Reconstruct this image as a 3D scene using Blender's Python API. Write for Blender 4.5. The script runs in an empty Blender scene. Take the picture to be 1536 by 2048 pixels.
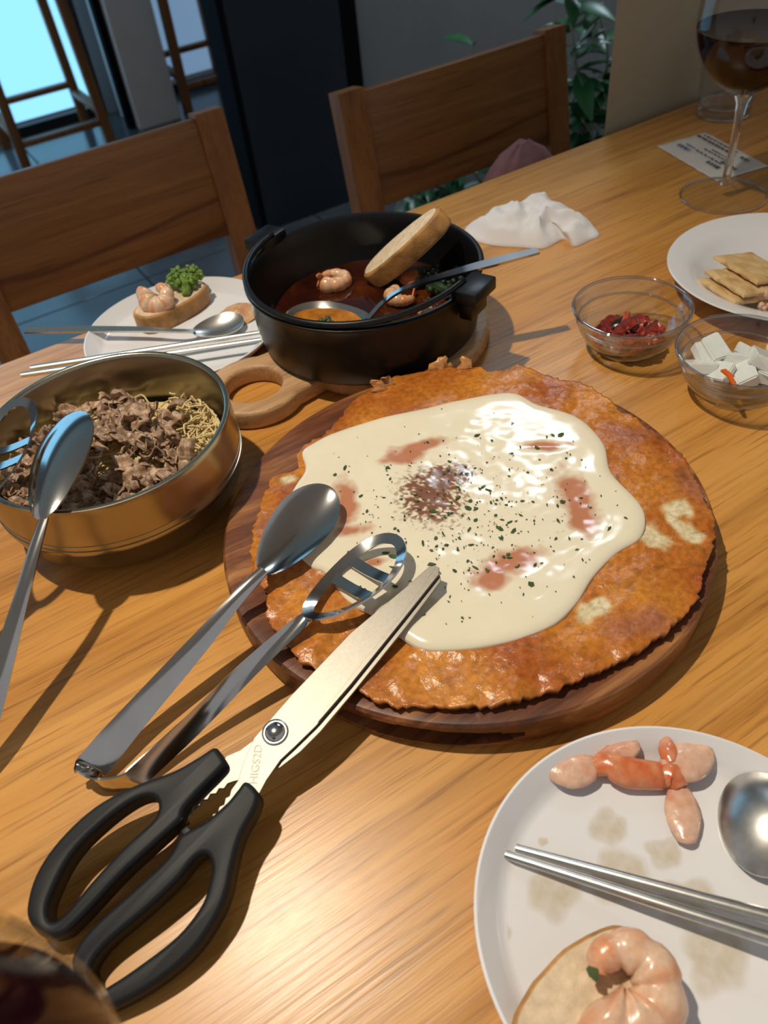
import bpy, bmesh, math, random
from mathutils import Vector, Matrix, noise
random.seed(7)
SC = bpy.context.scene
COL = SC.collection
PI = math.pi

# ------------------------------------------------------------------ camera
T = 0.74            # table top height
H = 0.40            # camera above the table top
FPX = 1600.0
pit, rol, yaw = math.radians(44.5), math.radians(-7.5), math.radians(-27.5)
_fw = Vector((0, math.cos(pit), -math.sin(pit))); _rt = Vector((1, 0, 0)); _up = _rt.cross(_fw)
_r2 = math.cos(rol)*_rt + math.sin(rol)*_up; _u2 = -math.sin(rol)*_rt + math.cos(rol)*_up
_M = Matrix.Rotation(yaw, 3, 'Z')
FW, RT, UP = _M @ _fw, _M @ _r2, _M @ _u2
CAMP = Vector((0, 0, T+H))
cd = bpy.data.cameras.new('camera'); cam = bpy.data.objects.new('camera', cd); COL.objects.link(cam)
cam.matrix_world = Matrix(((RT.x, UP.x, -FW.x, CAMP.x), (RT.y, UP.y, -FW.y, CAMP.y), (RT.z, UP.z, -FW.z, CAMP.z), (0, 0, 0, 1)))
cd.sensor_fit = 'VERTICAL'; cd.sensor_height = 36.0; cd.lens = FPX/2048*36.0
cd.clip_start = 0.01; cd.clip_end = 60
cd.dof.use_dof = True; cd.dof.focus_distance = 0.52; cd.dof.aperture_fstop = 10.0
SC.camera = cam

# ------------------------------------------------------------------ light
w = bpy.data.worlds.new('world'); SC.world = w; w.use_nodes = True
w.node_tree.nodes['Background'].inputs[0].default_value = (0.66, 0.66, 0.68, 1)
w.node_tree.nodes['Background'].inputs[1].default_value = 0.42
SC.view_settings.view_transform = 'Standard'; SC.view_settings.look = 'None'
SC.view_settings.exposure = 0.28; SC.view_settings.gamma = 1.0; SC.view_settings.use_curve_mapping = False

def light(name, kind, loc, energy, color, target=None, **kw):
    d = bpy.data.lights.new(name, kind); d.energy = energy; d.color = color
    for k, v in kw.items(): setattr(d, k, v)
    o = bpy.data.objects.new(name, d); COL.objects.link(o); o.location = loc
    if target is not None:
        o.rotation_euler = (Vector(target)-Vector(loc)).to_track_quat('-Z', 'Y').to_euler()
    return o
# outside the picture: the warm ceiling spotlight that throws the sharp shadows, and the cool lamp mirrored in the sauce
light('table_spotlight_offscreen', 'SPOT', (-0.18, 0.66, 2.35), 77, (1.0, 0.89, 0.72), (0.02, 0.26, T), shadow_soft_size=0.022, spot_size=math.radians(68), spot_blend=1.0)
light('ceiling_panel_offscreen', 'AREA', (1.85, 2.0, 2.66), 12, (0.70, 0.85, 1.0), (1.85, 2.0, 0), shape='RECTANGLE', size=0.55, size_y=0.35)

# ------------------------------------------------------------------ pixel -> world helpers
def ray(x, y): return (x-768)*RT - (y-1024)*UP + FPX*FW
def P(x, y, h=0.0):
    d = ray(x, y); return CAMP + d*((h-H)/d.z)
def PY(x, y, Y):
    d = ray(x, y); return CAMP + d*(Y/d.y)
def PPL(x, y, o, n):
    d = ray(x, y); return CAMP + d*((o-CAMP).dot(n)/d.dot(n))
def V(*a): return Vector(a)
def Z(p, h): return Vector((p[0], p[1], T+h))

# ------------------------------------------------------------------ mesh helpers
def catmull(pts, n=8, closed=False):
    pts = [Vector(p) for p in pts]; out = []; N = len(pts)
    rng = N if closed else N-1
    for i in range(rng):
        if closed: a, b, c, d = pts[(i-1) % N], pts[i], pts[(i+1) % N], pts[(i+2) % N]
        else: a, b, c, d = pts[max(i-1, 0)], pts[i], pts[i+1], pts[min(i+2, N-1)]
        for k in range(n):
            t = k/n
            out.append(0.5*((2*b)+(c-a)*t+(2*a-5*b+4*c-d)*t*t+(3*b-3*c+d-a)*t**3))
    if not closed: out.append(pts[-1])
    return out
def lerp_list(vals, n):
    out = []
    for i in range(n):
        u = i/(n-1)*(len(vals)-1); k = min(int(u), len(vals)-2); t = u-k
        out.append(vals[k]*(1-t)+vals[k+1]*t)
    return out
def lathe(prof, c=(0, 0, 0), seg=64, wob=None):
    v, f = [], []; rows = []
    for r, z in prof:
        if r < 1e-6: rows.append([len(v)]); v.append((c[0], c[1], c[2]+z))
        else:
            row = []
            for i in range(seg):
                a = 2*PI*i/seg; rr = r*(wob(a, z) if wob else 1)
                row.append(len(v)); v.append((c[0]+rr*math.cos(a), c[1]+rr*math.sin(a), c[2]+z))
            rows.append(row)
    for a, b in zip(rows, rows[1:]):
        if len(a) == 1 and len(b) == 1: continue
        for i in range(seg):
            j = (i+1) % seg
            if len(a) == 1: f.append((a[0], b[i], b[j]))
            elif len(b) == 1: f.append((a[i], a[j], b[0]))
            else: f.append((a[i], a[j], b[j], b[i]))
    return v, f
def frames(pts):
    ts = []
    for i in range(len(pts)):
        ts.append((pts[min(i+1, len(pts)-1)]-pts[max(i-1, 0)]).normalized())
    ref = Vector((0, 0, 1)) if abs(ts[0].z) < 0.9 else Vector((1, 0, 0))
    n = (ref-ts[0]*ref.dot(ts[0])).normalized(); out = []
    for t in ts:
        n = (n-t*n.dot(t)).normalized(); out.append((t, n, t.cross(n)))
    return out
def tube(pts, rad, seg=10, cap=True, flat=1.0, closed=False):
    pts = [Vector(p) for p in pts]
    if not hasattr(rad, '__len__'): rad = [rad]*len(pts)
    elif len(rad) != len(pts): rad = lerp_list(list(rad), len(pts))
    fr = frames(pts); v, f = [], []
    for p, r, (t, n, b) in zip(pts, rad, fr):
        for k in range(seg):
            a = 2*PI*k/seg; v.append(p+n*(r*flat*math.cos(a))+b*(r*math.sin(a)))
    m = len(pts)
    for i in range(m if closed else m-1):
        i2 = (i+1) % m
        for k in range(seg):
            k2 = (k+1) % seg; f.append((i*seg+k, i*seg+k2, i2*seg+k2, i2*seg+k))
    if cap and not closed:
        f.append(tuple(range(seg))[::-1]); f.append(tuple((m-1)*seg+k for k in range(seg)))
    return v, f
def ribbon(pts, wid, wdirs, th=0.0015, dish=0.0, nw=6, closed=False):
    """a band swept along pts; wdirs = direction of its width at each point; dish bends the section"""
    pts = [Vector(p) for p in pts]; m = len(pts)
    if not hasattr(wid, '__len__'): wid = [wid]*m
    elif len(wid) != m: wid = lerp_list(list(wid), m)
    if not hasattr(dish, '__len__'): dish = [dish]*m
    elif len(dish) != m: dish = lerp_list(list(dish), m)
    if len(wdirs) != m: wdirs = lerp_list([Vector(x) for x in wdirs], m)
    v, f = [], []; L = 2*(nw+1)
    for i, p in enumerate(pts):
        if closed: t = (pts[(i+1) % m]-pts[(i-1) % m]).normalized()
        else: t = (pts[min(i+1, m-1)]-pts[max(i-1, 0)]).normalized()
        wd = Vector(wdirs[i]); wd = (wd-t*wd.dot(t)).normalized(); n = t.cross(wd)
        for k in range(nw+1):
            s = k/nw*2-1; v.append(p+wd*(s*wid[i]/2)+n*(th/2-dish[i]*(1-s*s)))
        for k in range(nw, -1, -1):
            s = k/nw*2-1; v.append(p+wd*(s*wid[i]/2)+n*(-th/2-dish[i]*(1-s*s)))
    for i in range(m if closed else m-1):
        i2 = (i+1) % m
        for k in range(L):
            k2 = (k+1) % L; f.append((i*L+k, i*L+k2, i2*L+k2, i2*L+k))
    if not closed:
        f.append(tuple(range(L))[::-1]); f.append(tuple((m-1)*L+k for k in range(L)))
    return v, f
def spoon_head(o, ax, nrm, length, width, depth, th=0.0012, blunt=0.0):
    """shallow oval bowl starting at o and running along ax; nrm points out of the hollow"""
    ax = Vector(ax).normalized(); nrm = Vector(nrm); nrm = (nrm-ax*nrm.dot(ax)).normalized(); sd = ax.cross(nrm)
    NU, NV = 26, 14; v, f = [], []
    for side in (0, 1):
        for i in range(NU+1):
            u = 0.5-0.5*math.cos(PI*i/NU)
            hw = 0.5*width*math.sqrt(max(0.0, 1-(2*u-1)**2))**(1-blunt*0.4)*(1+0.16*math.sin((u-0.5)*PI))
            hw = max(hw, 0.0022 if i == 0 else 0.0004)
            for j in range(NV+1):
                s = j/NV*2-1
                d = -depth*max(0, (1-(2*u-1)**2))**0.8*(1-s*s)
                p = Vector(o)+ax*(u*length)+sd*(hw*s)+nrm*(d-side*th)
                v.append(p)
    n1 = (NU+1)*(NV+1); W = NV+1
    for i in range(NU):
        for j in range(NV):
            a = i*W+j; f.append((a, a+1, a+W+1, a+W)); b = a+n1; f.append((b, b+W, b+W+1, b+1))
    for i in range(NU):
        f.append((i*W, i*W+W, n1+i*W+W, n1+i*W)); a = i*W+NV; f.append((a, n1+a, n1+a+W, a+W))
    for j in range(NV):
        f.append((j, n1+j, n1+j+1, j+1)); a = NU*W+j; f.append((a, a+1, n1+a+1, n1+a))
    return v, f
def join(*ms):
    v, f = [], []
    for mv, mf in ms:
        o = len(v); v += [Vector(x) for x in mv]; f += [tuple(i+o for i in q) for q in mf]
    return v, f
def box(c, s, rz=0.0, bev=0.0, rot=None, seg=2):
    bm = bmesh.new(); bmesh.ops.create_cube(bm, size=1.0)
    for q in bm.verts: q.co = Vector((q.co.x*s[0], q.co.y*s[1], q.co.z*s[2]))
    if bev > 0: bmesh.ops.bevel(bm, geom=bm.edges[:], offset=bev, segments=seg, affect='EDGES', profile=0.5)
    m = (rot.to_4x4() if rot else Matrix.Rotation(rz, 4, 'Z')); m = Matrix.Translation(c) @ m
    bm.transform(m); bm.verts.ensure_lookup_table()
    out = ([q.co.copy() for q in bm.verts], [tuple(x.index for x in fc.verts) for fc in bm.faces]); bm.free(); return out
def bar(a, b, w, d, bev=0.002, ref=(0, 1, 0)):
    a, b = Vector(a), Vector(b); t = (b-a).normalized(); n = Vector(ref); n = (n-t*n.dot(t)).normalized(); s = n.cross(t)
    rot = Matrix((s, n, t)).transposed()
    return box((a+b)/2, (w, d, (b-a).length), bev=bev, rot=rot)
def flat2d(loops, th, bev, o, ex, ey, en):
    """filled outline with holes, th thick, bevelled; 2D coords are placed at o + x ex + y ey, thickness along en"""
    cu = bpy.data.curves.new('tmp', 'CURVE'); cu.dimensions = '2D'; cu.fill_mode = 'BOTH'
    for lp in loops:
        sp = cu.splines.new('POLY'); sp.points.add(len(lp)-1); sp.use_cyclic_u = True
        for q, p in zip(sp.points, lp): q.co = (p[0], p[1], 0, 1)
    cu.extrude = max(th/2-bev, 0.0001); cu.bevel_depth = bev; cu.bevel_resolution = 2; cu.offset = -bev
    ob = bpy.data.objects.new('tmp', cu); COL.objects.link(ob)
    dg = bpy.context.evaluated_depsgraph_get(); dg.update()
    me = bpy.data.meshes.new_from_object(ob.evaluated_get(dg))
    v = [Vector(o)+ex*q.co.x+ey*q.co.y+en*q.co.z for q in me.vertices]; f = [tuple(pl.vertices) for pl in me.polygons]
    bpy.data.objects.remove(ob); bpy.data.curves.remove(cu); bpy.data.meshes.remove(me)
    bm = bmesh.new(); bv = [bm.verts.new(x) for x in v]
    for q in f:
        try: bm.faces.new([bv[i] for i in q])
        except ValueError: pass
    bmesh.ops.remove_doubles(bm, verts=bm.verts[:], dist=1e-6); bmesh.ops.recalc_face_normals(bm, faces=bm.faces[:])
    bm.verts.index_update()
    out = ([q.co.copy() for q in bm.verts], [tuple(x.index for x in fc.verts) for fc in bm.faces]); bm.free(); return out

BASE = {}
def mesh(name, vf, mat, base=(0, 0, 0), sharp=0.7, cols=None, recalc=False):
    base = Vector(base); me = bpy.data.meshes.new(name)
    me.from_pydata([tuple(Vector(x)-base) for x in vf[0]], [], vf[1]); me.update()
    if cols is not None:
        at = me.color_attributes.new('tint', 'FLOAT_COLOR', 'POINT')
        for i, c in enumerate(cols): at.data[i].color = (c[0], c[1], c[2], 1)
    bm = bmesh.new(); bm.from_mesh(me)
    if recalc: bmesh.ops.recalc_face_normals(bm, faces=bm.faces[:])
    for fc in bm.faces: fc.smooth = True
    for e in bm.edges:
        if len(e.link_faces) == 2 and e.calc_face_angle(0) > sharp: e.smooth = False
    bm.to_mesh(me); bm.free()
    if mat: me.materials.append(mat)
    return me
def tag(o, label, cat, group=None):
    o['label'] = label; o['category'] = cat
    if group: o['group'] = group
    return o
def thing(name, label, cat, base, group=None):
    o = bpy.data.objects.new(name, None); COL.objects.link(o); o.location = base; o.empty_display_size = 0.02
    BASE[o] = Vector(base); return tag(o, label, cat, group)
def part(name, vf, mat, parent, sharp=0.7, cols=None, label=None, kind=None, recalc=True):
    me = mesh(name, vf, mat, BASE[parent], sharp, cols, recalc)
    o = bpy.data.objects.new(name, me); COL.objects.link(o); o.parent = parent; BASE[o] = BASE[parent]
    if label: o['label'] = label
    if kind: o['kind'] = kind
    return o
def single(name, label, cat, vf, mat, base, group=None, sharp=0.7, cols=None, kind=None, recalc=True):
    me = mesh(name, vf, mat, base, sharp, cols, recalc); o = bpy.data.objects.new(name, me); COL.objects.link(o); o.location = base
    BASE[o] = Vector(base); tag(o, label, cat, group)
    if kind: o['kind'] = kind
    return o
def struct(name, vf, mat, sharp=0.7, parent=None):
    me = mesh(name, vf, mat, (0, 0, 0), sharp, None, True); o = bpy.data.objects.new(name, me); COL.objects.link(o); BASE[o] = Vector((0, 0, 0))
    if parent: o.parent = parent
    else: o['kind'] = 'structure'
    return o

# ------------------------------------------------------------------ materials
def newmat(name):
    m = bpy.data.materials.new(name); m.use_nodes = True; nt = m.node_tree
    return m, nt, nt.nodes['Principled BSDF'], nt.links
def setp(b, **k):
    names = {'rough': 'Roughness', 'metal': 'Metallic', 'ior': 'IOR', 'trans': 'Transmission Weight', 'coat': 'Coat Weight', 'coatr': 'Coat Roughness',
             'sss': 'Subsurface Weight', 'spec': 'Specular IOR Level', 'sheen': 'Sheen Weight', 'alpha': 'Alpha', 'aniso': 'Anisotropic'}
    for a, x in k.items(): b.inputs[names[a]].default_value = x
def rgb(h):
    h = h.lstrip('#'); c = [int(h[i:i+2], 16)/255 for i in (0, 2, 4)]
    return tuple((x/12.92 if x <= 0.04045 else ((x+0.055)/1.055)**2.4) for x in c)+(1,)
def ramp(nt, stops):
    r = nt.nodes.new('ShaderNodeValToRGB'); e = r.color_ramp.elements
    while len(e) < len(stops): e.new(0.5)
    for q, (p, c) in zip(e, stops): q.position = p; q.color = c
    return r
def coords(nt, scale=(1, 1, 1), rot=(0, 0, 0), kind='Object'):
    tc = nt.nodes.new('ShaderNodeTexCoord'); mp = nt.nodes.new('ShaderNodeMapping')
    mp.inputs['Scale'].default_value = scale; mp.inputs['Rotation'].default_value = rot
    nt.links.new(tc.outputs[kind], mp.inputs['Vector']); return mp
def noi(nt, mp, sc, det=4, rough=0.55, dist=0.0):
    n = nt.nodes.new('ShaderNodeTexNoise'); n.inputs['Scale'].default_value = sc; n.inputs['Detail'].default_value = det
    n.inputs['Roughness'].default_value = rough; n.inputs['Distortion'].default_value = dist
    nt.links.new(mp.outputs['Vector'], n.inputs['Vector']); return n
def mixc(nt, a, b, fac, mode='MIX'):
    m = nt.nodes.new('ShaderNodeMix'); m.data_type = 'RGBA'; m.blend_type = mode
    for s, i in ((fac, 0), (a, 6), (b, 7)):
        if isinstance(s, (int, float)): m.inputs[i].default_value = s
        elif isinstance(s, tuple): m.inputs[i].default_value = s
        else: nt.links.new(s, m.inputs[i])
    return m.outputs[2]
def bump(nt, b, h, st, dist=0.001):
    n = nt.nodes.new('ShaderNodeBump'); n.inputs['Strength'].default_value = st; n.inputs['Distance'].default_value = dist
    nt.links.new(h, n.inputs['Height']); nt.links.new(n.outputs['Normal'], b.inputs['Normal'])
def plain(name, c, rough=0.5, nz=0.0, nsc=40, bst=0.0, bsc=200, bd=0.001, **k):
    m, nt, b, L = newmat(name); c = rgb(c) if isinstance(c, str) else c
    b.inputs['Base Color'].default_value = c; setp(b, rough=rough, **k)
    mp = coords(nt)
    if nz > 0:
        n = noi(nt, mp, nsc); d = tuple(max(0, x*(1-nz)) for x in c[:3])+(1,); l = tuple(min(1, x*(1+nz)) for x in c[:3])+(1,)
        r = ramp(nt, [(0.3, d), (0.7, l)]); L.new(n.outputs[0], r.inputs[0]); L.new(r.outputs[0], b.inputs['Base Color'])
    if bst > 0: bump(nt, b, noi(nt, mp, bsc).outputs[0], bst, bd)
    return m
def wood(name, dark, mid, light_, rough=0.4, axis=0, big=1.6, fine=1.0, ring=0.0, coat=0.0, ringrot=0.0, bst=0.15):
    m, nt, b, L = newmat(name)
    def sc(al, ac): s = [ac, ac, ac]; s[axis] = al; return tuple(s)
    m1 = coords(nt, sc(big*0.55, big*7)); n1 = noi(nt, m1, 1.0, 5, 0.6, 0.6)
    m2 = coords(nt, sc(14*fine, 420*fine)); n2 = noi(nt, m2, 1.0, 3, 0.65)
    m3 = coords(nt, sc(2.2*fine, 75*fine)); n3 = noi(nt, m3, 1.0, 4, 0.6, 0.3)
    r1 = ramp(nt, [(0.30, rgb(dark)), (0.5, rgb(mid)), (0.72, rgb(light_))]); L.new(n1.outputs[0], r1.inputs[0])
    r3 = ramp(nt, [(0.32, (0.62, 0.55, 0.48, 1)), (0.55, (1, 1, 1, 1)), (0.75, (1.0, 1.0, 1.0, 1))]); L.new(n3.outputs[0], r3.inputs[0])
    c = mixc(nt, r1.outputs[0], r3.outputs[0], 0.75, 'MULTIPLY')
    r2 = ramp(nt, [(0.34, (0.42, 0.34, 0.27, 1)), (0.46, (1, 1, 1, 1))]); L.new(n2.outputs[0], r2.inputs[0])
    c = mixc(nt, c, r2.outputs[0], 0.55, 'MULTIPLY')
    if ring > 0:
        m4 = coords(nt, sc(1.1, 5.0)); m4.inputs['Location'].default_value = (0.12, 0, -3.72); wv = nt.nodes.new('ShaderNodeTexWave'); wv.wave_type = 'RINGS'; wv.rings_direction = 'SPHERICAL'
        wv.inputs['Scale'].default_value = 3.2; wv.inputs['Distortion'].default_value = 3.5; wv.inputs['Detail'].default_value = 2; wv.inputs['Detail Scale'].default_value = 0.9
        L.new(m4.outputs[0], wv.inputs['Vector'])
        r4 = ramp(nt, [(0.0, (0.45, 0.34, 0.26, 1)), (0.16, (1, 1, 1, 1))]); L.new(wv.outputs[0], r4.inputs[0])
        c = mixc(nt, c, r4.outputs[0], ring, 'MULTIPLY')
    L.new(c, b.inputs['Base Color']); setp(b, rough=rough, coat=coat, coatr=0.2)
    bump(nt, b, n2.outputs[0], bst, 0.0006); return m
def tinted(name, rough=0.35, sss=0.0, bst=0.0, bsc=300, bd=0.001, spec=0.5, coat=0.0, nz=0.25, nsc=250):
    """colour from the mesh attribute 'tint' with a little mottling"""
    m, nt, b, L = newmat(name); a = nt.nodes.new('ShaderNodeAttribute'); a.attribute_name = 'tint'
    mp = coords(nt); n = noi(nt, mp, nsc, 4, 0.6)
    r = ramp(nt, [(0.3, (1-nz, 1-nz*1.1, 1-nz*1.2, 1)), (0.62, (1, 1, 1, 1))]); L.new(n.outputs[0], r.inputs[0])
    L.new(mixc(nt, a.outputs['Color'], r.outputs[0], 1.0, 'MULTIPLY'), b.inputs['Base Color'])
    setp(b, rough=rough, sss=sss, spec=spec, coat=coat, coatr=0.08); b.inputs['Subsurface Radius'].default_value = (0.006, 0.003, 0.0015)
    b.inputs['Subsurface Scale'].default_value = 0.5
    if bst > 0: bump(nt, b, noi(nt, mp, bsc).outputs[0], bst, bd)
    return m
def thin_glass(name, tint=(0.96, 0.97, 0.97, 1), p=4.0, k=0.85, b0=0.025):
    m = bpy.data.materials.new(name); m.use_nodes = True; nt = m.node_tree; nt.nodes.clear(); L = nt.links
    o = nt.nodes.new('ShaderNodeOutputMaterial'); t = nt.nodes.new('ShaderNodeBsdfTransparent'); g = nt.nodes.new('ShaderNodeBsdfGlossy')
    lw = nt.nodes.new('ShaderNodeLayerWeight'); lw.inputs[0].default_value = 0.5; mx = nt.nodes.new('ShaderNodeMixShader')
    pw = nt.nodes.new('ShaderNodeMath'); pw.operation = 'POWER'; pw.inputs[1].default_value = p; L.new(lw.outputs['Facing'], pw.inputs[0])
    fr = nt.nodes.new('ShaderNodeMath'); fr.operation = 'MULTIPLY_ADD'; fr.inputs[1].default_value = k; fr.inputs[2].default_value = b0; L.new(pw.outputs[0], fr.inputs[0])
    t.inputs[0].default_value = tint; g.inputs['Roughness'].default_value = 0.02
    L.new(fr.outputs[0], mx.inputs[0]); L.new(t.outputs[0], mx.inputs[1]); L.new(g.outputs[0], mx.inputs[2]); L.new(mx.outputs[0], o.inputs[0]); return m

M = {}
M['table'] = wood('oak_table', '#bd8139', '#d09448', '#dda65c', rough=0.32, big=1.2, bst=0.25)
M['chair'] = wood('oak_chair', '#8a5526', '#9d652f', '#ab7238', rough=0.45, big=3.0, ring=0.75, bst=0.1)
M['stile'] = wood('oak_stile', '#8f5828', '#a2682f', '#ad7237', rough=0.45, axis=2, big=3.0, bst=0.1)
M['acacia'] = wood('acacia_board', '#432519', '#744226', '#b98049', rough=0.42, big=6.0, bst=0.3)
M['beech'] = wood('beech_trivet', '#b58a5e', '#c99f72', '#d6ae86', rough=0.5, big=3.0, bst=0.1)
M['stool'] = wood('stool_wood', '#82552a', '#966535', '#a3703c', rough=0.5, axis=2, big=3, bst=0.0)
M['steel'] = plain('polished_steel', (0.60, 0.585, 0.56, 1), 0.13, metal=1.0, nz=0.06, nsc=60)
M['steel2'] = plain('satin_steel', (0.60, 0.58, 0.54, 1), 0.30, metal=1.0, nz=0.08, nsc=300)
M['blade'] = plain('blade_steel', (0.25, 0.228, 0.193, 1), 0.45, metal=1.0, nz=0.06, nsc=500, bst=0.05, bsc=1500, bd=0.0002)
M['bronze'] = plain('bronze_bowl', (0.40, 0.355, 0.265, 1), 0.27, metal=1.0, nz=0.12, nsc=25)
M['iron'] = plain('black_iron', (0.005, 0.005, 0.0055, 1), 0.36, nz=0.3, nsc=300, bst=0.12, bsc=900, bd=0.0003, spec=0.3)
M['plastic'] = plain('black_plastic', (0.009, 0.0095, 0.011, 1), 0.5, spec=0.3, bst=0.12, bsc=1800, bd=0.0003)
M['white'] = plain('white_ceramic', (0.80, 0.79, 0.80, 1), 0.16, spec=0.5)
M['glass'] = thin_glass('clear_glass', p=6.0, k=0.7, b0=0.022)
M['bowl_glass'] = thin_glass('pressed_glass', (0.93, 0.94, 0.94, 1), 2.6, 0.9, 0.05)
M['rim_glass'] = thin_glass('glass_edge', (0.90, 0.91, 0.93, 1), 2.0, 0.6, 0.22)
M['solid_glass'] = plain('solid_glass', (1, 1, 1, 1), 0.0, trans=1.0, ior=1.47)
M['wine'] = plain('red_wine', (0.010, 0.0012, 0.003, 1), 0.03, spec=0.12)
M['tissue'] = plain('paper_tissue', (0.82, 0.79, 0.78, 1), 0.85, bst=0.2, bsc=700, bd=0.0004)
M['floor'] = plain('grey_floor_tile', (0.10, 0.11, 0.12, 1), 0.20, nz=0.25, nsc=6)
M['grout'] = plain('dark_grout', (0.04, 0.043, 0.05, 1), 0.8)
M['navy'] = plain('navy_panel', (0.036, 0.047, 0.068, 1), 0.7, nz=0.15, nsc=3, spec=0.25)
M['black'] = plain('black_strip', (0.006, 0.006, 0.008, 1), 0.9, spec=0.1)
M['greywall'] = plain('grey_wall', (0.27, 0.285, 0.30, 1), 0.7, nz=0.1, nsc=4)
M['beige'] = plain('beige_wall', (0.33, 0.283, 0.19, 1), 0.65, nz=0.08, nsc=9, bst=0.1, bsc=60, bd=0.002)
M['pillar'] = plain('white_pillar', (0.80, 0.77, 0.73, 1), 0.6, nz=0.06, nsc=5)
M['ceil'] = plain('plaster_ceiling', (0.72, 0.67, 0.60, 1), 0.9)
M['pink'] = plain('pink_fabric', (0.36, 0.17, 0.17, 1), 0.9, nz=0.12, nsc=60, bst=0.3, bsc=900, bd=0.0005)
def emis(name, c, s):
    m, nt, b, L = newmat(name); b.inputs['Base Color'].default_value = (0.1, 0.12, 0.14, 1)
    b.inputs['Emission Color'].default_value = c; b.inputs['Emission Strength'].default_value = s; setp(b, rough=0.3); return m
M['sky'] = emis('frosted_daylight', (0.24, 0.60, 0.92, 1), 1.25)
M['sky2'] = emis('shaded_daylight', (0.16, 0.27, 0.42, 1), 0.75)
M['frame'] = plain('dark_window_frame', (0.01, 0.011, 0.013, 1), 0.5)

# ------------------------------------------------------------------ the room
fl = struct('floor', box((1.0, 1.6, -0.02), (7.0, 7.0, 0.03)), M['grout'])
tile_me = mesh('tile', box((0, 0, 0), (0.596, 0.596, 0.012), bev=0.002, seg=1), M['floor'])
for i in range(-3, 7):
    for j in range(-2, 6):
        o = bpy.data.objects.new('tile', tile_me); COL.objects.link(o); o.parent = fl
        o.location = (0.51+0.3+0.6*(i-1), 2.335+0.3+0.6*(j-3), -0.006)
struct('ceiling', box((1.0, 2.0, 2.75), (7.0, 6.0, 0.08)), M['ceil'])
# far wall with daylight windows down to the floor
WY = 3.98
struct('wall_far', join(box((1.0, WY+0.1, 2.45), (7.0, 0.1, 0.6)), box((-1.9, WY+0.1, 1.1), (1.2, 0.1, 2.2)), box((2.9, WY+0.1, 1.1), (2.2, 0.1, 2.2))), M['greywall'])
def window(name, x0, x1, mat):
    wn = struct(name, join(box(((x0+x1)/2, WY, 0.02), (x1-x0, 0.06, 0.04)), box(((x0+x1)/2, WY, 2.12), (x1-x0, 0.06, 0.06)),
                           box((x0+0.02, WY, 1.07), (0.04, 0.06, 2.05)), box((x1-0.02, WY, 1.07), (0.04, 0.06, 2.05))), M['frame'])
    struct('window_pane', box(((x0+x1)/2, WY+0.02, 1.07), (x1-x0-0.06, 0.012, 2.04)), mat, parent=wn)
window('window_1', -1.3, 0.925, M['sky']); struct('wall_jamb', box((0.98, WY, 1.1), (0.10, 0.08, 2.2)), plain('blue_grey_jamb', (0.34, 0.40, 0.46, 1), 0.6)); window('window_2', 1.05, 1.85, M['sky2'])
# white pillar, black strip beside it
struct('wall_pillar', box((1.06, 3.75, 1.35), (0.19, 0.26, 2.72), bev=0.01), M['pillar'])
struct('trim_1', box((0.945, 3.68, 1.35), (0.028, 0.05, 2.72)), M['black'])
# navy partition, black reveal, grey wall
struct('wall_partition', box((1.113, 2.40, 1.35), (0.36, 0.10, 2.72), bev=0.003), M['navy'])
struct('trim_2', box((0.93, 2.405, 1.35), (0.02, 0.11, 2.72)), M['black'])
struct('trim_3', box((1.335, 2.43, 1.35), (0.085, 0.06, 2.72)), M['black'])
struct('wall_back', box((2.9, 2.47, 1.35), (3.05, 0.08, 2.72)), M['greywall'])
struct('trim_4', box((1.37, 2.42, 1.35), (0.008, 0.03, 2.72)), M['greywall'])
fp = [(0.795, 0.775), (2.8, 0.775), (2.8, 0.94), (0.99, 0.94)]
struct('wall_right', ([V(x, y, z) for z in (0.0, 2.71) for x, y in fp], [(3, 2, 1, 0), (4, 5, 6, 7), (0, 1, 5, 4), (1, 2, 6, 5), (2, 3, 7, 6), (3, 0, 4, 7)]), M['beige'])

# ------------------------------------------------------------------ dining table
tb = thing('dining_table', 'long oak dining table with warm straight grain', 'table', (0.5, 0.3, 0))
part('tabletop', box((0.50, 0.285, T-0.016), (2.5, 0.945, 0.032), bev=0.004, seg=3), M['table'], tb)
for x in (-0.65, 1.65):
    for y in (-0.10, 0.67):
        part('leg', box((x, y, (T-0.034)/2+0.001), (0.07, 0.07, T-0.034), bev=0.004), M['stile'], tb)
part('apron', join(box((0.5, -0.10, T-0.072), (2.24, 0.022, 0.08)), box((0.5, 0.67, T-0.072), (2.24, 0.022, 0.08))), M['chair'], tb)

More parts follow.
